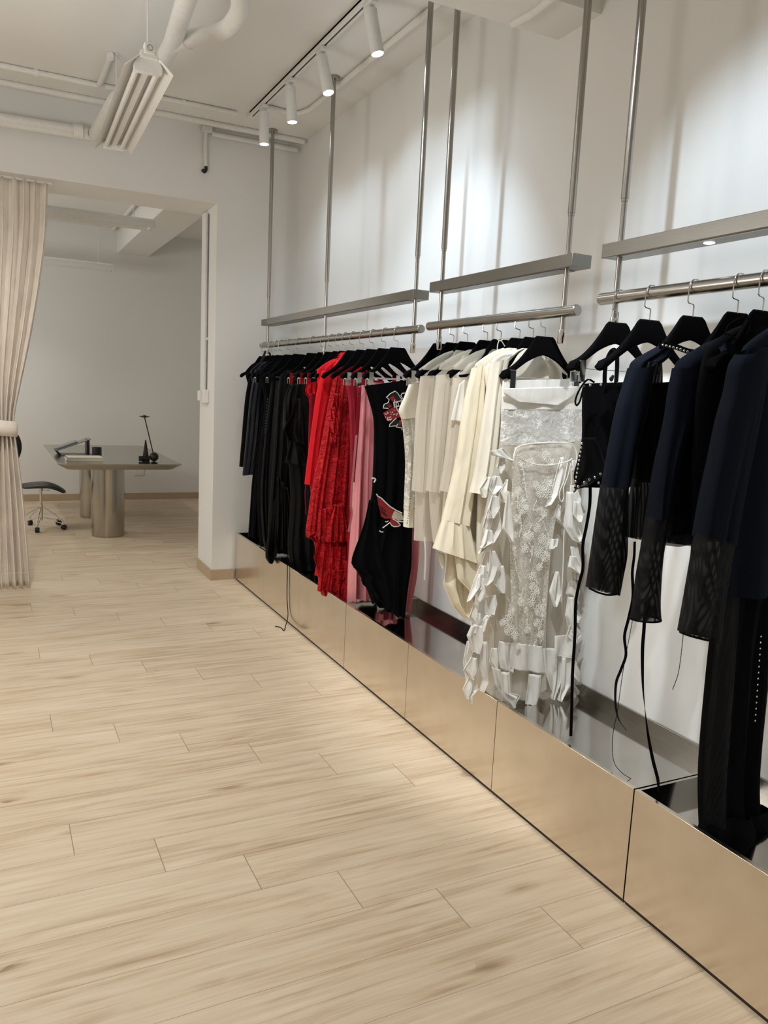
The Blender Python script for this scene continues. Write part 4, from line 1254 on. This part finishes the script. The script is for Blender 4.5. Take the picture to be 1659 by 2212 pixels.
YX = 1.49
YW = 1.43
o = garment('jacket', 'large navy jacket filling the right edge of the picture, nearest of all clothes', 'jacket', YW, GN)
link('body', G().loft(TOP(2, 0.19) + [(1590, 830, 2.12), (1580, 960, 2.14), (1570, 1080, 2.14), (1560, 1200, 2.14), (1556, 1290, 2.14)], YW, b=(0.027, 0.04), rip=(0.001, 0.008), n=3, seed=190), NAVY, o)
link('sleeve', G().loft([(1600, 766, 1650, 750), (1583, 790, 1650, 790), (1572, 850, 1640, 850), (1557, 906, 1626, 920), (1540, 1000, 1606, 1010), (1526, 1072, 1590, 1085), (1512, 1160, 1574, 1175)], YW, b=(0.034, 0.04), rip=(0.001, 0.006), n=2, seed=191, nc=40, dy=-0.04), NAVY, o)
link('sheer_sleeve', G().loft([(1512, 1156, 1574, 1171), (1503, 1220, 1562, 1232), (1490, 1300, 1550, 1312), (1477, 1368, 1543, 1381)], YW, b=(0.04, 0.038), rip=(0.003, 0.005), n=2, seed=191, nc=40, dy=-0.04), SHBLK, o)
c0 = (at(1477, 1369, YW - 0.04) + at(1543, 1381, YW - 0.04)) * 0.5
a0 = (at(1543, 1381, YW - 0.04) - at(1477, 1369, YW - 0.04)) * 0.5
link('sleeve_edge', G().tube([c0 + a0 * cos(t / 24 * 2 * pi) + Vector((0, 0.038 * sin(t / 24 * 2 * pi), 0)) for t in range(25)], 0.003, 6, cap=False), BLK, o)
o = garment('trousers', 'long black wide-leg trousers with eyelet side seam sinking into the tray at lower right', 'trousers', YX, GN)
link('waistband', G().loft([(1640, 960, 2.12), (1638, 1000, 2.12)], YX, b=(0.02, 0.02), rip=(0, 0.001), nr=4, seed=200), BLK, o)
link('trouser_leg', G().loft([(1600, 1000, 2.02), (1562, 1220, 1700, 1220), (1541, 1390, 1668, 1370), (1532, 1480, 1655, 1480), (1522, 1600, 1642, 1600), (1518, 1680, 1634, 1680), (1519, 1760, 1636, 1760), (1522, 1825, 1650, 1830)], YX, b=(0.025, 0.05), rip=(0.002, 0.012), n=3, seed=201, nr=50), SHBLK if False else BLK, o)
link('sheer_panel', G().sheet([(1560, 1235, 1600, 1235), (1545, 1360, 1592, 1360), (1534, 1480, 1584, 1480), (1524, 1600, 1576, 1600), (1521, 1690, 1570, 1700), (1522, 1780, 1570, 1790)], YX, amp=(0.002, 0.006), n=1, seed=202, dy=-0.058), SHBLK, o, solid=0.001)
link('pooled_hem', G().loft([(1560, 1760, 1650, 1740), (1548, 1800, 1690, 1770), (1545, 1830, 1700, 1800), (1560, 1850, 1690, 1830)], YX - 0.03, b=(0.04, 0.07), rip=(0.006, 0.014), n=3, seed=203, nr=16), BLK, o)
for i in range(15):
    x, y = 1644 - i * 0.9, 1375 + i * 13
    link('eyelet', G().sphere(at(x, y, YX - 0.07), 0.0028, 6, (1, 0.5, 1)), STUD, o, label='small silver eyelet')

o = thing('string', 'white string tied in a bow round a hanger hook on the middle rail', 'string', at(1081, 732, 2.80))
link('knot', G().tube([at(x, y, 2.80) for x, y in ((1074, 733), (1079, 729), (1086, 733), (1080, 736), (1074, 733))], 0.0022, 6, smooth=30), THREAD, o)
link('string_end', G().tube([at(x, y, 2.79) for x, y in ((1078, 735), (1075, 745), (1074, 760))], 0.002, 6, smooth=12), THREAD, o)
link('string_end', G().tube([at(x, y, 2.79) for x, y in ((1082, 735), (1087, 742), (1091, 749))], 0.002, 6, smooth=12), THREAD, o)

# ------------------------------------------------------------------ track lights
XT = 1.66
o = thing('lighting_track', 'white lighting track on the ceiling above the far rail', 'lighting track', (XT, 4.4, ZC - 0.02))
link('track_body', G().box(XT - 0.018, XT - 0.006, 2.96, 5.66, ZC - 0.034, ZC - 0.0005).box(XT + 0.006, XT + 0.018, 2.96, 5.66, ZC - 0.034, ZC - 0.0005).box(XT - 0.018, XT + 0.018, 2.96, 5.66, ZC - 0.012, ZC - 0.0005), PAINT, o)
link('track_slot', G().box(XT - 0.0058, XT + 0.0058, 2.97, 5.64, ZC - 0.03, ZC - 0.013), BLACKP, o, label='black slot of the track')
link('feed_end', G().box(XT - 0.02, XT + 0.02, 5.62, 5.70, ZC - 0.036, ZC - 0.0005), PAINT, o, bevel=0.003)
lamp_pts = []


def spot(y, tilt, label):
    """tilt = lean of the lamp barrel (dx, dy) per unit drop"""
    zt = ZC - 0.035
    r = thing('track_spotlight', label, 'spotlight', (XT, y, zt - 0.27), 'white track spotlights')
    link('adapter', G().box(XT - 0.017, XT + 0.017, y - 0.06, y + 0.035, zt - 0.022, zt + 0.0), SPOTW, r, bevel=0.003)
    link('swivel', G().lathe([(0.016, 0), (0.016, 0.02), (0.02, 0.022), (0.02, 0.034)], (XT, y, zt - 0.055), 18), SPOTW, r)
    d = Vector((tilt[0], tilt[1], -1)).normalized()
    s = Vector((XT, y - 0.0, zt - 0.055))
    top = s + d * 0.0
    a = top + Vector((0, -0.012, 0.012)) - d * 0.005
    b = a + d * 0.20
    link('barrel', G().tube([a, a + d * 0.002, b - d * 0.002, b], [0.028, 0.032, 0.032, 0.030], 28), SPOTW, r, sharp=30)
    link('lens', G().tube([b - d * 0.001, b + d * 0.003], 0.027, 24), LENS, r, label='glowing lens')
    lamp_pts.append((b + d * 0.012, d))


spot(5.37, (0.05, 0.02), 'white track spotlight nearest the far wall, smallest of the four')
spot(4.85, (0.10, 0.0), 'second white track spotlight from the far wall')
spot(4.34, (0.16, -0.22), 'third white track spotlight from the far wall, beside a ceiling pole')
spot(3.72, (0.2, -0.12), 'white track spotlight nearest to us, tilted toward the right wall')

# ------------------------------------------------------------------ pipes and conduits


def pipe(name, label, pts, r, cat='pipe', clamps=(), smooth=0, mat=PAINT, grp=None):
    g = G().tube(pts, r, 16, smooth=smooth)
    if not clamps:
        return link(name, g, mat, label=label, cat=cat, group=grp)
    rt = thing(name, label, cat, Vector(pts[0]), grp)
    link('tube', g, mat, rt)
    for c, d in clamps:
        link('clamp', G().tube([Vector(c) - Vector(d) * 0.012, Vector(c) + Vector(d) * 0.012], r * 1.35, 16), mat, rt)
    return rt


zp = 3.2
p0, p1, p2 = on(415, -40, 2, zp), on(372, 95, 2, zp), on(332, 168, 2, zp)
p00 = p0 + (p0 - p1) * ((2.96 - p0.y) / (p0.y - p1.y))
endp = Vector((0.68, 6.02, zp))
rt = thing('drain_pipe', 'thick white insulated pipe with an angled branch under the ceiling', 'pipe', p1)
link('main_run', G().tube([p00, p0, p1, p2, Vector((0.71, 5.2, zp)), endp, endp + Vector((-0.05, 0.02, 0)), Vector((-1.0, 6.02, 3.17))], 0.043, 20), PAINT, rt)
b = [on(378, 92, 2, zp), on(425, 80, 2, zp), on(478, 68, 2, zp), on(500, 52, 2, zp), on(518, 18, 2, zp), on(520, -40, 2, zp)]
b.append(Vector((b[-1].x + 0.02, 2.96, zp)))
link('branch', G().tube(b, 0.040, 20, smooth=36), PAINT, rt)
link('joint_collar', G().tube([b[0] * 0.7 + p1 * 0.3, b[1] * 0.6 + b[0] * 0.4], 0.045, 20), PAINT, rt)
link('joint_collar', G().tube([Vector((0.60, 6.02, zp)), Vector((0.54, 6.02, zp))], 0.048, 20), PAINT, rt)
cz = ZC - 0.018
pipe('conduit', 'white conduit along the ceiling from the left edge to the track, with saddle clips', [(-1.2, 5.665, cz), (0.60, 5.665, cz), (0.66, 5.665, cz), (0.668, 5.6, cz), (0.668, 5.12, cz)], 0.017, 'conduit',
     [((0.30, 5.665, cz), (1, 0, 0)), ((0.668, 5.15, cz), (0, 1, 0))], grp='ceiling conduits')
pipe('conduit', 'white conduit across the ceiling between hanging lamp and track', [(0.70, 5.66, cz), (1.56, 5.66, cz)], 0.015, 'conduit', [((1.2, 5.66, cz), (1, 0, 0))], grp='ceiling conduits')
pipe('conduit', 'white conduit running right along the top of the far wall, full width', [(-1.2, 5.98, cz), (0.75, 5.97, cz), (2.17, 5.97, cz)], 0.02, 'conduit', grp='ceiling conduits')
pipe('conduit', 'lower white conduit at the top of the far wall ending in the right corner', [(1.50, 6.10, ZC - 0.05), (2.16, 6.10, ZC - 0.05)], 0.018, 'conduit', grp='ceiling conduits')
pipe('conduit', 'white conduit on the ceiling beside the track, turning along the right wall', [(1.70, 5.42, cz), (1.86, 5.44, cz), (1.93, 5.40, cz), (1.962, 5.30, cz), (1.962, 2.97, cz)], 0.016, 'conduit', [((1.962, 4.86, cz), (0, 1, 0))], grp='ceiling conduits')
rt = thing('wall_cable_drop', 'short white cable drop with a black end on the far wall near the corner', 'cable drop', (1.46, 6.10, 3.1))
link('junction_box', G().box(1.43, 1.50, 6.085, 6.128, 3.375, 3.415), PAINT, rt, bevel=0.003)
link('drop_tube', G().tube([(1.46, 6.11, 3.39), (1.455, 6.108, 3.28), (1.462, 6.11, 3.14)], 0.014, 12, smooth=14), PAINT, rt)
link('cable_end', G().tube([(1.462, 6.11, 3.15), (1.462, 6.11, 3.115), (1.450, 6.105, 3.098), (1.432, 6.10, 3.11)], 0.012, 10, smooth=12), BLACKP, rt, label='black cable end')
pipe('conduit', 'small white conduit on the underside of the ceiling beam at top right', [on(1108, 52, 2, 3.062), on(1150, 30, 2, 3.062), on(1200, -10, 2, 3.062)], 0.016, 'conduit')


def batten(name_label, c0, c1, w, z, cords, grp):
    """suspended fluorescent fixture from c0 to c1 (x,y), reflector width w, top at z"""
    a, b_ = Vector((c0[0], c0[1], z)), Vector((c1[0], c1[1], z))
    d = (b_ - a).normalized()
    s = Vector((d.y, -d.x, 0))
    up = Vector((0, 0, 1))
    r = thing('suspended_batten_light', name_label, 'ceiling light', (a + b_) * 0.5 - up * 0.1, grp)

    def pr(poly, m_, nm, lab=None, p=None, ins=0.0):
        g = G()
        P = [a + d * ins + s * u + up * v for u, v in poly]
        g.prism(P, d * ((b_ - a).length - 2 * ins))
        return link(nm, g, m_, p or r, label=lab, bevel=0.0015)
    h = w / 2
    pr([(-0.035, 0.0), (0.035, 0.0), (0.04, -0.03), (-0.04, -0.03)], PAINT, 'housing')
    pr([(-0.04, -0.02), (-0.042, -0.028), (-h, -0.085), (-h + 0.004, -0.076)], PAINT, 'reflector_wing')
    pr([(0.04, -0.02), (h - 0.004, -0.076), (h, -0.085), (0.042, -0.028)], PAINT, 'reflector_wing')
    pr([(-0.022, -0.03), (0.022, -0.03), (0.014, -0.062), (-0.014, -0.062)], PAINT, 'centre_spine', ins=0.05)
    for u in (-0.045, 0.045):
        link('tube', G().tube([a + d * 0.05 + s * u - up * 0.066, b_ - d * 0.05 + s * u - up * 0.066], 0.013, 14), TUBEM, r, label='unlit fluorescent tube')
    for e, q_ in ((a, 1), (b_, -1)):
        g = G().prism([e + d * (0.02 * q_) + s * u + up * v for u, v in ((-0.038, -0.012), (0.038, -0.012), (0.062, -0.055), (0.062, -0.082), (0.05, -0.086), (-0.05, -0.086), (-0.062, -0.082), (-0.062, -0.055))], d * (0.03 * q_))
        link('end_cap', g, PAINT, r, bevel=0.002)
    for t in cords:
        p = a + d * t
        link('suspension_cord', G().tube([p, Vector((p.x, p.y, ZC - 0.001))], 0.003, 8), PAINT, r)
    return r


r = batten('white suspended twin-tube batten light hanging in front of the doorway', (0.665, 3.86), (0.70, 5.28), 0.215, 3.0, (0.05, 1.25), 'suspended batten lights')
link('end_box', G().box(0.645, 0.69, 3.85, 3.90, 2.985, 3.03), PAINT, r, bevel=0.003)
link('end_box_ring', G().tube([Vector((0.667 + 0.012 * cos(i * pi / 10), 3.848, 3.008 + 0.012 * sin(i * pi / 10))) for i in range(21)], 0.0012, 5, cap=False), GREYP, r)
batten('white suspended batten light in the back room, nearer of the two there', (1.385, 7.75), (-0.2, 7.75), 0.2, 3.02, (0.18, 1.2), 'suspended batten lights')
batten('white suspended batten light in the back room, farther and lower of the two', (1.36, 10.3), (-0.2, 10.3), 0.2, 2.93, (0.17, 1.2), 'suspended batten lights')
pipe('conduit', 'white conduit on the back room ceiling beside the beam', [(1.41, YJ, ZC - 0.02), (1.41, 10.7, ZC - 0.02)], 0.018, 'conduit', grp='back room conduits')
pipe('conduit', 'white conduit on the back room ceiling near the curtain, with a bracket', [(0.50, YJ, ZC - 0.03), (0.50, 9.2, ZC - 0.03)], 0.018, 'conduit', [((0.50, 7.6, ZC - 0.03), (0, 1, 0))], grp='back room conduits')

# jamb conduit and switch box
rt = thing('switch_box', 'white wall switch box with a conduit rising to the lintel in the doorway', 'switch box', (OX1 - 0.02, 6.42, 1.405))
link('box', G().box(OX1 - 0.035, OX1 - 0.0005, 6.30, 6.40, 1.405, 1.51), PAINT, rt, bevel=0.003)
link('rocker_box', G().box(OX1 - 0.045, OX1 - 0.0005, 6.415, 6.50, 1.42, 1.50), PAINT, rt, bevel=0.003)
link('conduit', G().box(OX1 - 0.016, OX1 - 0.0005, 6.40, 6.53, 1.50, 2.88), PAINT, rt, bevel=0.003)
link('cable', G().tube([(OX1 - 0.006, 6.365, 1.51), (OX1 - 0.006, 6.365, 2.86)], 0.006, 8), GREYP, rt, label='thin grey cable')
link('cable_clip', G().box(OX1 - 0.014, OX1 - 0.0005, 6.352, 6.378, 1.90, 1.92), PAINT, rt)
o = thing('wall_outlet', 'small white outlet plate low on the back room wall below the table edge', 'outlet', on(301, 1020, 1, YR - 0.005))
c0 = on(301, 1020, 1, YR - 0.006)
link('plate', G().box(c0.x - 0.06, c0.x + 0.06, YR - 0.01, YR - 0.0005, c0.z - 0.04, c0.z + 0.04), PAINT, o, bevel=0.002)
link('socket', G().box(c0.x - 0.035, c0.x + 0.035, YR - 0.012, YR - 0.009, c0.z - 0.02, c0.z + 0.02), PAINT, o)

# ------------------------------------------------------------------ curtain
cu = thing('curtain', 'beige pleated curtain gathered by a tieback at the left of the doorway', 'curtain', (-0.05, 6.25, 0.0))
lev = [(2.885, -0.62, 0.392), (2.56, -0.60, 0.377), (2.24, -0.56, 0.336), (1.95, -0.50, 0.288), (1.72, -0.44, 0.243), (1.45, -0.33, 0.185), (1.25, -0.22, 0.147), (1.14, -0.22, 0.150), (1.0, -0.27, 0.165), (0.7, -0.36, 0.192), (0.35, -0.42, 0.214), (0.06, -0.45, 0.228), (0.012, -0.45, 0.229)]
nz, nx = 70, 330
g = G()
PL = cr_interp([Vector((a, b, c)) for a, b, c in lev], nz)
npl = 15
for i in range(nz):
    z, x0, x1 = PL[i]
    ti = i / (nz - 1)
    wid = x1 - x0
    amp = min(0.05, 0.034 + 0.016 * (1.02 - wid) * 2)
    for j in range(nx):
        u = j / (nx - 1)
        ph = npl * u * 2 * pi
        x = x0 + wid * (u + 0.012 * sin(ph * 2))
        y = 6.255 + amp * sin(ph + 0.35 * sin(z * 1.3 + u * 9)) * (0.8 + 0.2 * sin(u * 23)) + 0.004 * sin(ph * 2.7 + z * 3)
        g.v.append(Vector((x, y, z)))
for i in range(nz - 1):
    for j in range(nx - 1):
        a = i * nx + j
        g.f.append((a, a + 1, a + nx + 1, a + nx))
link('curtain_cloth', g, CURT, cu, sharp=180, solid=0.003)
g = G()
n = 40
for i in range(n):
    an = 2 * pi * i / n
    for z, rr_ in ((1.135, 0.0), (1.19, 0.004), (1.245, 0.0)):
        g.v.append(Vector((-0.035 + (0.197 + rr_) * cos(an), 6.255 + (0.078 + rr_) * sin(an), z - 0.02 * cos(an))))
for i in range(n):
    k = (i + 1) % n
    for q_ in range(2):
        g.f.append((i * 3 + q_, k * 3 + q_, k * 3 + q_ + 1, i * 3 + q_ + 1))
link('tieback', g, CURT, cu, solid=0.006, sharp=60)
link('hem_stitch', G().tube([(-0.40, 6.19, 0.13), (0.215, 6.19, 0.13)], 0.0012, 5), CURT, cu)
link('curtain_track', G().box(-0.68, 0.42, 6.24, 6.27, 2.878, OZ - 0.0005), PAINT, cu)

# ------------------------------------------------------------------ table and things on it
TZ = 0.745
o = thing('table', 'long satin steel table on two drum legs in the back room', 'table', (1.1, 9.0, 0))


def rect(x0, x1, y0, y1, c, z):
    return [Vector(p) for p in ((x0 + c, y0, z), (x1 - c, y0, z), (x1, y0 + c, z), (x1, y1 - c, z), (x1 - c, y1, z), (x0 + c, y1, z), (x0, y1 - c, z), (x0, y0 + c, z))]


g = G()
x0, x1, y0, y1 = 0.55, 1.72, 7.98, 10.35
rings = [rect(x0 + 0.09, x1 - 0.09, y0 + 0.04, y1 - 0.05, 0.05, TZ - 0.058), rect(x0 + 0.002, x1 - 0.002, y0 + 0.0, y1, 0.06, TZ - 0.008), rect(x0, x1, y0, y1, 0.06, TZ - 0.003), rect(x0 + 0.003, x1 - 0.003, y0 + 0.003, y1 - 0.003, 0.06, TZ)]
for rg in rings:
    g.v += rg
for i in range(len(rings) - 1):
    for j in range(8):
        k = (j + 1) % 8
        g.f.append((i * 8 + j, i * 8 + k, (i + 1) * 8 + k, (i + 1) * 8 + j))
g.f.append(tuple(reversed(range(8))))
g.f.append(tuple(range(24, 32)))
link('tabletop', g, TABLE, o, sharp=15)
for y in (8.24, 9.42):
    link('leg', G().lathe([(0.15, 0), (0.156, 0.002), (0.156, 0.012), (0.158, 0.014), (0.158, TZ - 0.06)], (1.03, y, 0), 48), TABLE, o)
tz = TZ + 0.0006
o = thing('laptop_stand', 'grey folding laptop stand open at the left end of the steel table', 'laptop stand', (0.80, 9.05, tz))
a0 = Vector((0.60, 8.95, tz))
link('base_plate', G().box(0.64, 0.97, 8.85, 9.10, tz, tz + 0.008), GREYP, o, bevel=0.002)
pa = [on(108, 970, 1, 9.0), on(170, 945, 1, 9.0)]
g = G().prism([Vector((0.60, 8.86, 0.80)), Vector((0.94, 8.86, 0.925)), Vector((0.94, 8.86, 0.917)), Vector((0.60, 8.86, 0.79))], (0, 0.26, 0))
link('top_plate', g, GREYP, o, bevel=0.002)
g = G().prism([Vector((0.60, 8.86, 0.80)), Vector((0.585, 8.86, 0.80)), Vector((0.62, 8.86, 0.75)), Vector((0.65, 8.86, tz)), Vector((0.67, 8.86, tz)), Vector((0.63, 8.86, 0.77))], (0, 0.26, 0))
link('front_hinge', g, BLACKP, o)
link('support_leg', G().box(0.90, 0.93, 8.90, 9.08, tz + 0.006, 0.915), BLACKP, o, bevel=0.002)
d = Vector((0.34, 0, 0.125)).normalized()
nn = Vector((-d.z, 0, d.x))
b0 = Vector((0.605, 8.88, 0.802)) + nn * 0.0005
link('laptop', G().prism([b0, b0 + d * 0.22, b0 + d * 0.22 + nn * 0.018, b0 + nn * 0.018], (0, 0.22, 0)), GREYP, None, label='closed grey laptop lying on the tilted stand', cat='laptop', bevel=0.003)
link('computer_mouse', G().sphere((0.76, 8.92, tz + 0.008), 0.05, 14, (1.0, 0.55, 0.38)), PAINT, None, label='white rounded mouse under the laptop stand', cat='mouse')
o = thing('book', 'thick white book lying near the front edge of the steel table', 'book', (0.83, 8.3, tz))
link('pages', G().box(0.655, 0.985, 8.27, 8.50, tz + 0.003, tz + 0.032), PAPER, o)
link('cover', G().box(0.65, 0.99, 8.265, 8.505, tz, tz + 0.003).box(0.65, 0.99, 8.265, 8.505, tz + 0.032, tz + 0.036).box(0.65, 0.655, 8.265, 8.505, tz, tz + 0.036), PAPER, o)
o = thing('pen_cup', 'black cylindrical pen cup behind the white book', 'cup', (0.985, 8.75, tz))
link('cup', G().lathe([(0.046, 0), (0.048, 0.002), (0.048, 0.10), (0.044, 0.10), (0.044, 0.01)], (0.985, 8.75, tz), 28), BLACKP, o)
# sculptural lamp / candle holder
Yl = 8.30
o = thing('candle_holder', 'tall black sculptural candle holder of rod, cone and ball on the steel table', 'candle holder', (1.42, Yl, tz))


def tp(x, y):
    return on(x, y, 1, Yl)


s_ = 1 / 5.184
L_ = lambda a, b: tp(80 + a * s_, 880 + b * s_)
ball = L_(1310, 583)
ball.z = tz + 0.046
link('ball', G().sphere(ball, 0.046, 16), WOODD, o)
link('rod', G().tube([ball, L_(1203, 105)], 0.0055, 10), WOODD, o)
tip = L_(1203, 103)
link('dish', G().lathe([(0.008, -0.012), (0.035, -0.006), (0.052, 0.002), (0.05, 0.005), (0.02, 0.002), (0.018, 0.012), (0.014, 0.013)], tip, 24), WOODD, o)
cb = L_(1220, 575)
link('cone', G().lathe([(0.036, 0), (0.036, 0.004), (0.006, 0.215)], (cb.x, cb.y + 0.02, tz), 24), WOODD, o)
ca, cc = L_(1140, 575), L_(1260, 578)
link('foot_bar', G().tube([Vector((ca.x, ca.y, tz + 0.028)), Vector((cc.x, cc.y, tz + 0.028))], 0.026, 20), WOODD, o)

# stool
sx, sy = on(83, 1100, 1, 8.75).x + 0.025, 8.75
o = thing('saddle_stool', 'black saddle stool with chrome wire base on castors beside the curtain', 'stool', (sx, sy, 0))
g = G()
nu, nv = 30, 16
st = []
for i in range(nu):
    u = -1 + 2 * i / (nu - 1)
    for j in range(nv):
        v = -1 + 2 * j / (nv - 1)
        w = math.sqrt(max(0.0, 1 - u ** 4)) * 0.16 + 0.004
        x = sx + 0.02 + u * 0.22
        z = 0.475 - 0.055 * max(0, u) ** 2 * 1.2 - 0.02 * u * u - 0.03 * v * v * (1 - 0.3 * abs(u)) + 0.012 * math.sqrt(max(0, 1 - u * u))
        g.v.append(Vector((x, sy + v * w, z)))
for i in range(nu - 1):
    for j in range(nv - 1):
        a = i * nv + j
        g.f.append((a, a + 1, a + nv + 1, a + nv))
so = link('seat', g, LEATHER, o, solid=0.022, sharp=80)
so.modifiers[0].offset = -1
link('seat_mount', G().lathe([(0.02, 0), (0.07, 0.012), (0.085, 0.02)], (sx, sy, 0.418), 24), CHROME, o)
link('column', G().lathe([(0.017, 0), (0.017, 0.17), (0.013, 0.172), (0.013, 0.30), (0.019, 0.302), (0.019, 0.34)], (sx, sy, 0.085), 20), CHROME, o)
link('height_lever', G().tube([(sx, sy, 0.40), (sx + 0.085, sy, 0.398)], 0.004, 8), CHROME, o)
for k in range(5):
    a = radians(-30 + 72 * k)
    dx, dy = cos(a), sin(a)
    e = Vector((sx + 0.24 * dx, sy + 0.24 * dy, 0.075))
    top = Vector((sx + 0.018 * dx, sy + 0.018 * dy, 0.225))
    low = Vector((sx + 0.018 * dx, sy + 0.018 * dy, 0.115))
    lg = link('leg', G().tube([top, e + Vector((-0.02 * dx, -0.02 * dy, 0.025)), e, e + Vector((0, 0, -0.02))], 0.0055, 8, smooth=14).tube([low, e + Vector((0, 0, -0.015))], 0.0045, 8), CHROME, o)
    tvec = Vector((-dy, dx, 0))
    cw = Vector((e.x, e.y, 0.027))
    link('castor', G().tube([cw - tvec * 0.02, cw + tvec * 0.02], 0.0265, 20), BLACKP, lg, label='black castor wheel', bevel=0.003)
    link('castor_hub', G().tube([cw + tvec * 0.0195, cw + tvec * 0.026], 0.011, 12), CHROME, lg)
# a chair back peeping out behind the curtain
o = thing('office_chair', 'sliver of a black chair back showing past the curtain edge', 'chair', (0.03, 9.7, 0))
g = G()
for i in range(12):
    t = i / 11
    for j in range(8):
        v = -1 + 2 * j / 7
        wv = 0.20 * math.sqrt(max(0.05, 1 - (2 * t - 1) ** 4))
        g.v.append(Vector((0.295 - 0.36 * (v * 0.5 + 0.5) - 0.03 * (2 * t - 1) ** 2, 9.7 + 0.05 * v * v, 0.64 + 0.25 * t)))
for i in range(11):
    for j in range(7):
        a = i * 8 + j
        g.f.append((a, a + 1, a + 9, a + 8))
link('backrest', g, BLACKP, o, solid=0.02)
link('column', G().tube([(0.10, 9.74, 0.05), (0.10, 9.74, 0.68)], 0.02, 12), CHROME, o)
link('base', G().lathe([(0.20, 0), (0.20, 0.012), (0.03, 0.05)], (0.10, 9.74, 0), 24), CHROME, o)

# ------------------------------------------------------------------ lights
def lamp_spot(name, loc, d, power, ang, blend, col=(1, 0.97, 0.92), rad=0.025):
    l = bpy.data.lights.new(name, 'SPOT')
    l.energy = power
    l.spot_size = radians(ang)
    l.spot_blend = blend
    l.color = col
    l.shadow_soft_size = rad
    ob = bpy.data.objects.new(name, l)
    COL.objects.link(ob)
    ob.location = loc
    ob.rotation_euler = Vector(d).to_track_quat('-Z', 'Y').to_euler()
    return ob


COOL = (0.71, 0.86, 1.0)
WARM = (1.0, 0.98, 0.94)
for i, (p, d) in enumerate(lamp_pts):
    lamp_spot('track_lamp', p, d + Vector((0.30, 0, 0)), 8, 118, 1.0, COOL, 0.03)
# more spotlights on a second track, out of view above the frame, washing the right wall
for y, t, pw in ((3.30, 3.72, 46), (1.82, 1.75, 46), (0.6, 0.5, 46), (-0.8, -0.9, 46)):
    lo = Vector((0.95, y, 3.12))
    lamp_spot('wall_washer', lo, Vector((2.2, t, 1.75)) - lo, pw, 66, 0.75, COOL, 0.03)
lo = Vector((0.88, 1.45, 3.2))
lamp_spot('dress_spot', lo, Vector((1.93, 2.52, 1.05)) - lo, 100, 40, 0.6, (0.92, 0.97, 1.0), 0.03)
# added fill spots without fixtures, out of view, brightening the floor and room
for x, y, pw in ((-0.3, 0.9, 27), (-0.1, 2.6, 30), (-0.1, 4.6, 68), (-1.3, -0.8, 26), (0.4, -1.8, 40)):
    lamp_spot('fill_spot', (x, y, 3.2), (0.06, 0.0, -1), pw, 150, 0.9, WARM, 0.06)


def add_fill(name, loc, power, col, rad):
    l = bpy.data.lights.new(name, 'POINT')
    l.energy = power
    l.color = col
    l.shadow_soft_size = rad
    ob = bpy.data.objects.new(name, l)
    COL.objects.link(ob)
    ob.location = loc


add_fill('fill_point', (-0.6, 3.5, 2.2), 27, WARM, 0.3)  # added unseen point light, lifts the ceiling and back wall
add_fill('fill_point', (-1.4, 8.6, 2.3), 34, WARM, 0.3)  # added unseen fill that brightens the back room walls
lamp_spot('rear_lamp', (0.15, 9.7, 3.0), (0.05, -0.15, -1), 22, 120, 0.8, WARM, 0.06)
w = bpy.data.worlds.new('world')
SC.world = w
w.use_nodes = True
w.node_tree.nodes['Background'].inputs[0].default_value = (1, 0.97, 0.93, 1)
w.node_tree.nodes['Background'].inputs[1].default_value = 0.1

for ob in list(bpy.data.objects):
    if '_o' in ob:
        del ob['_o']
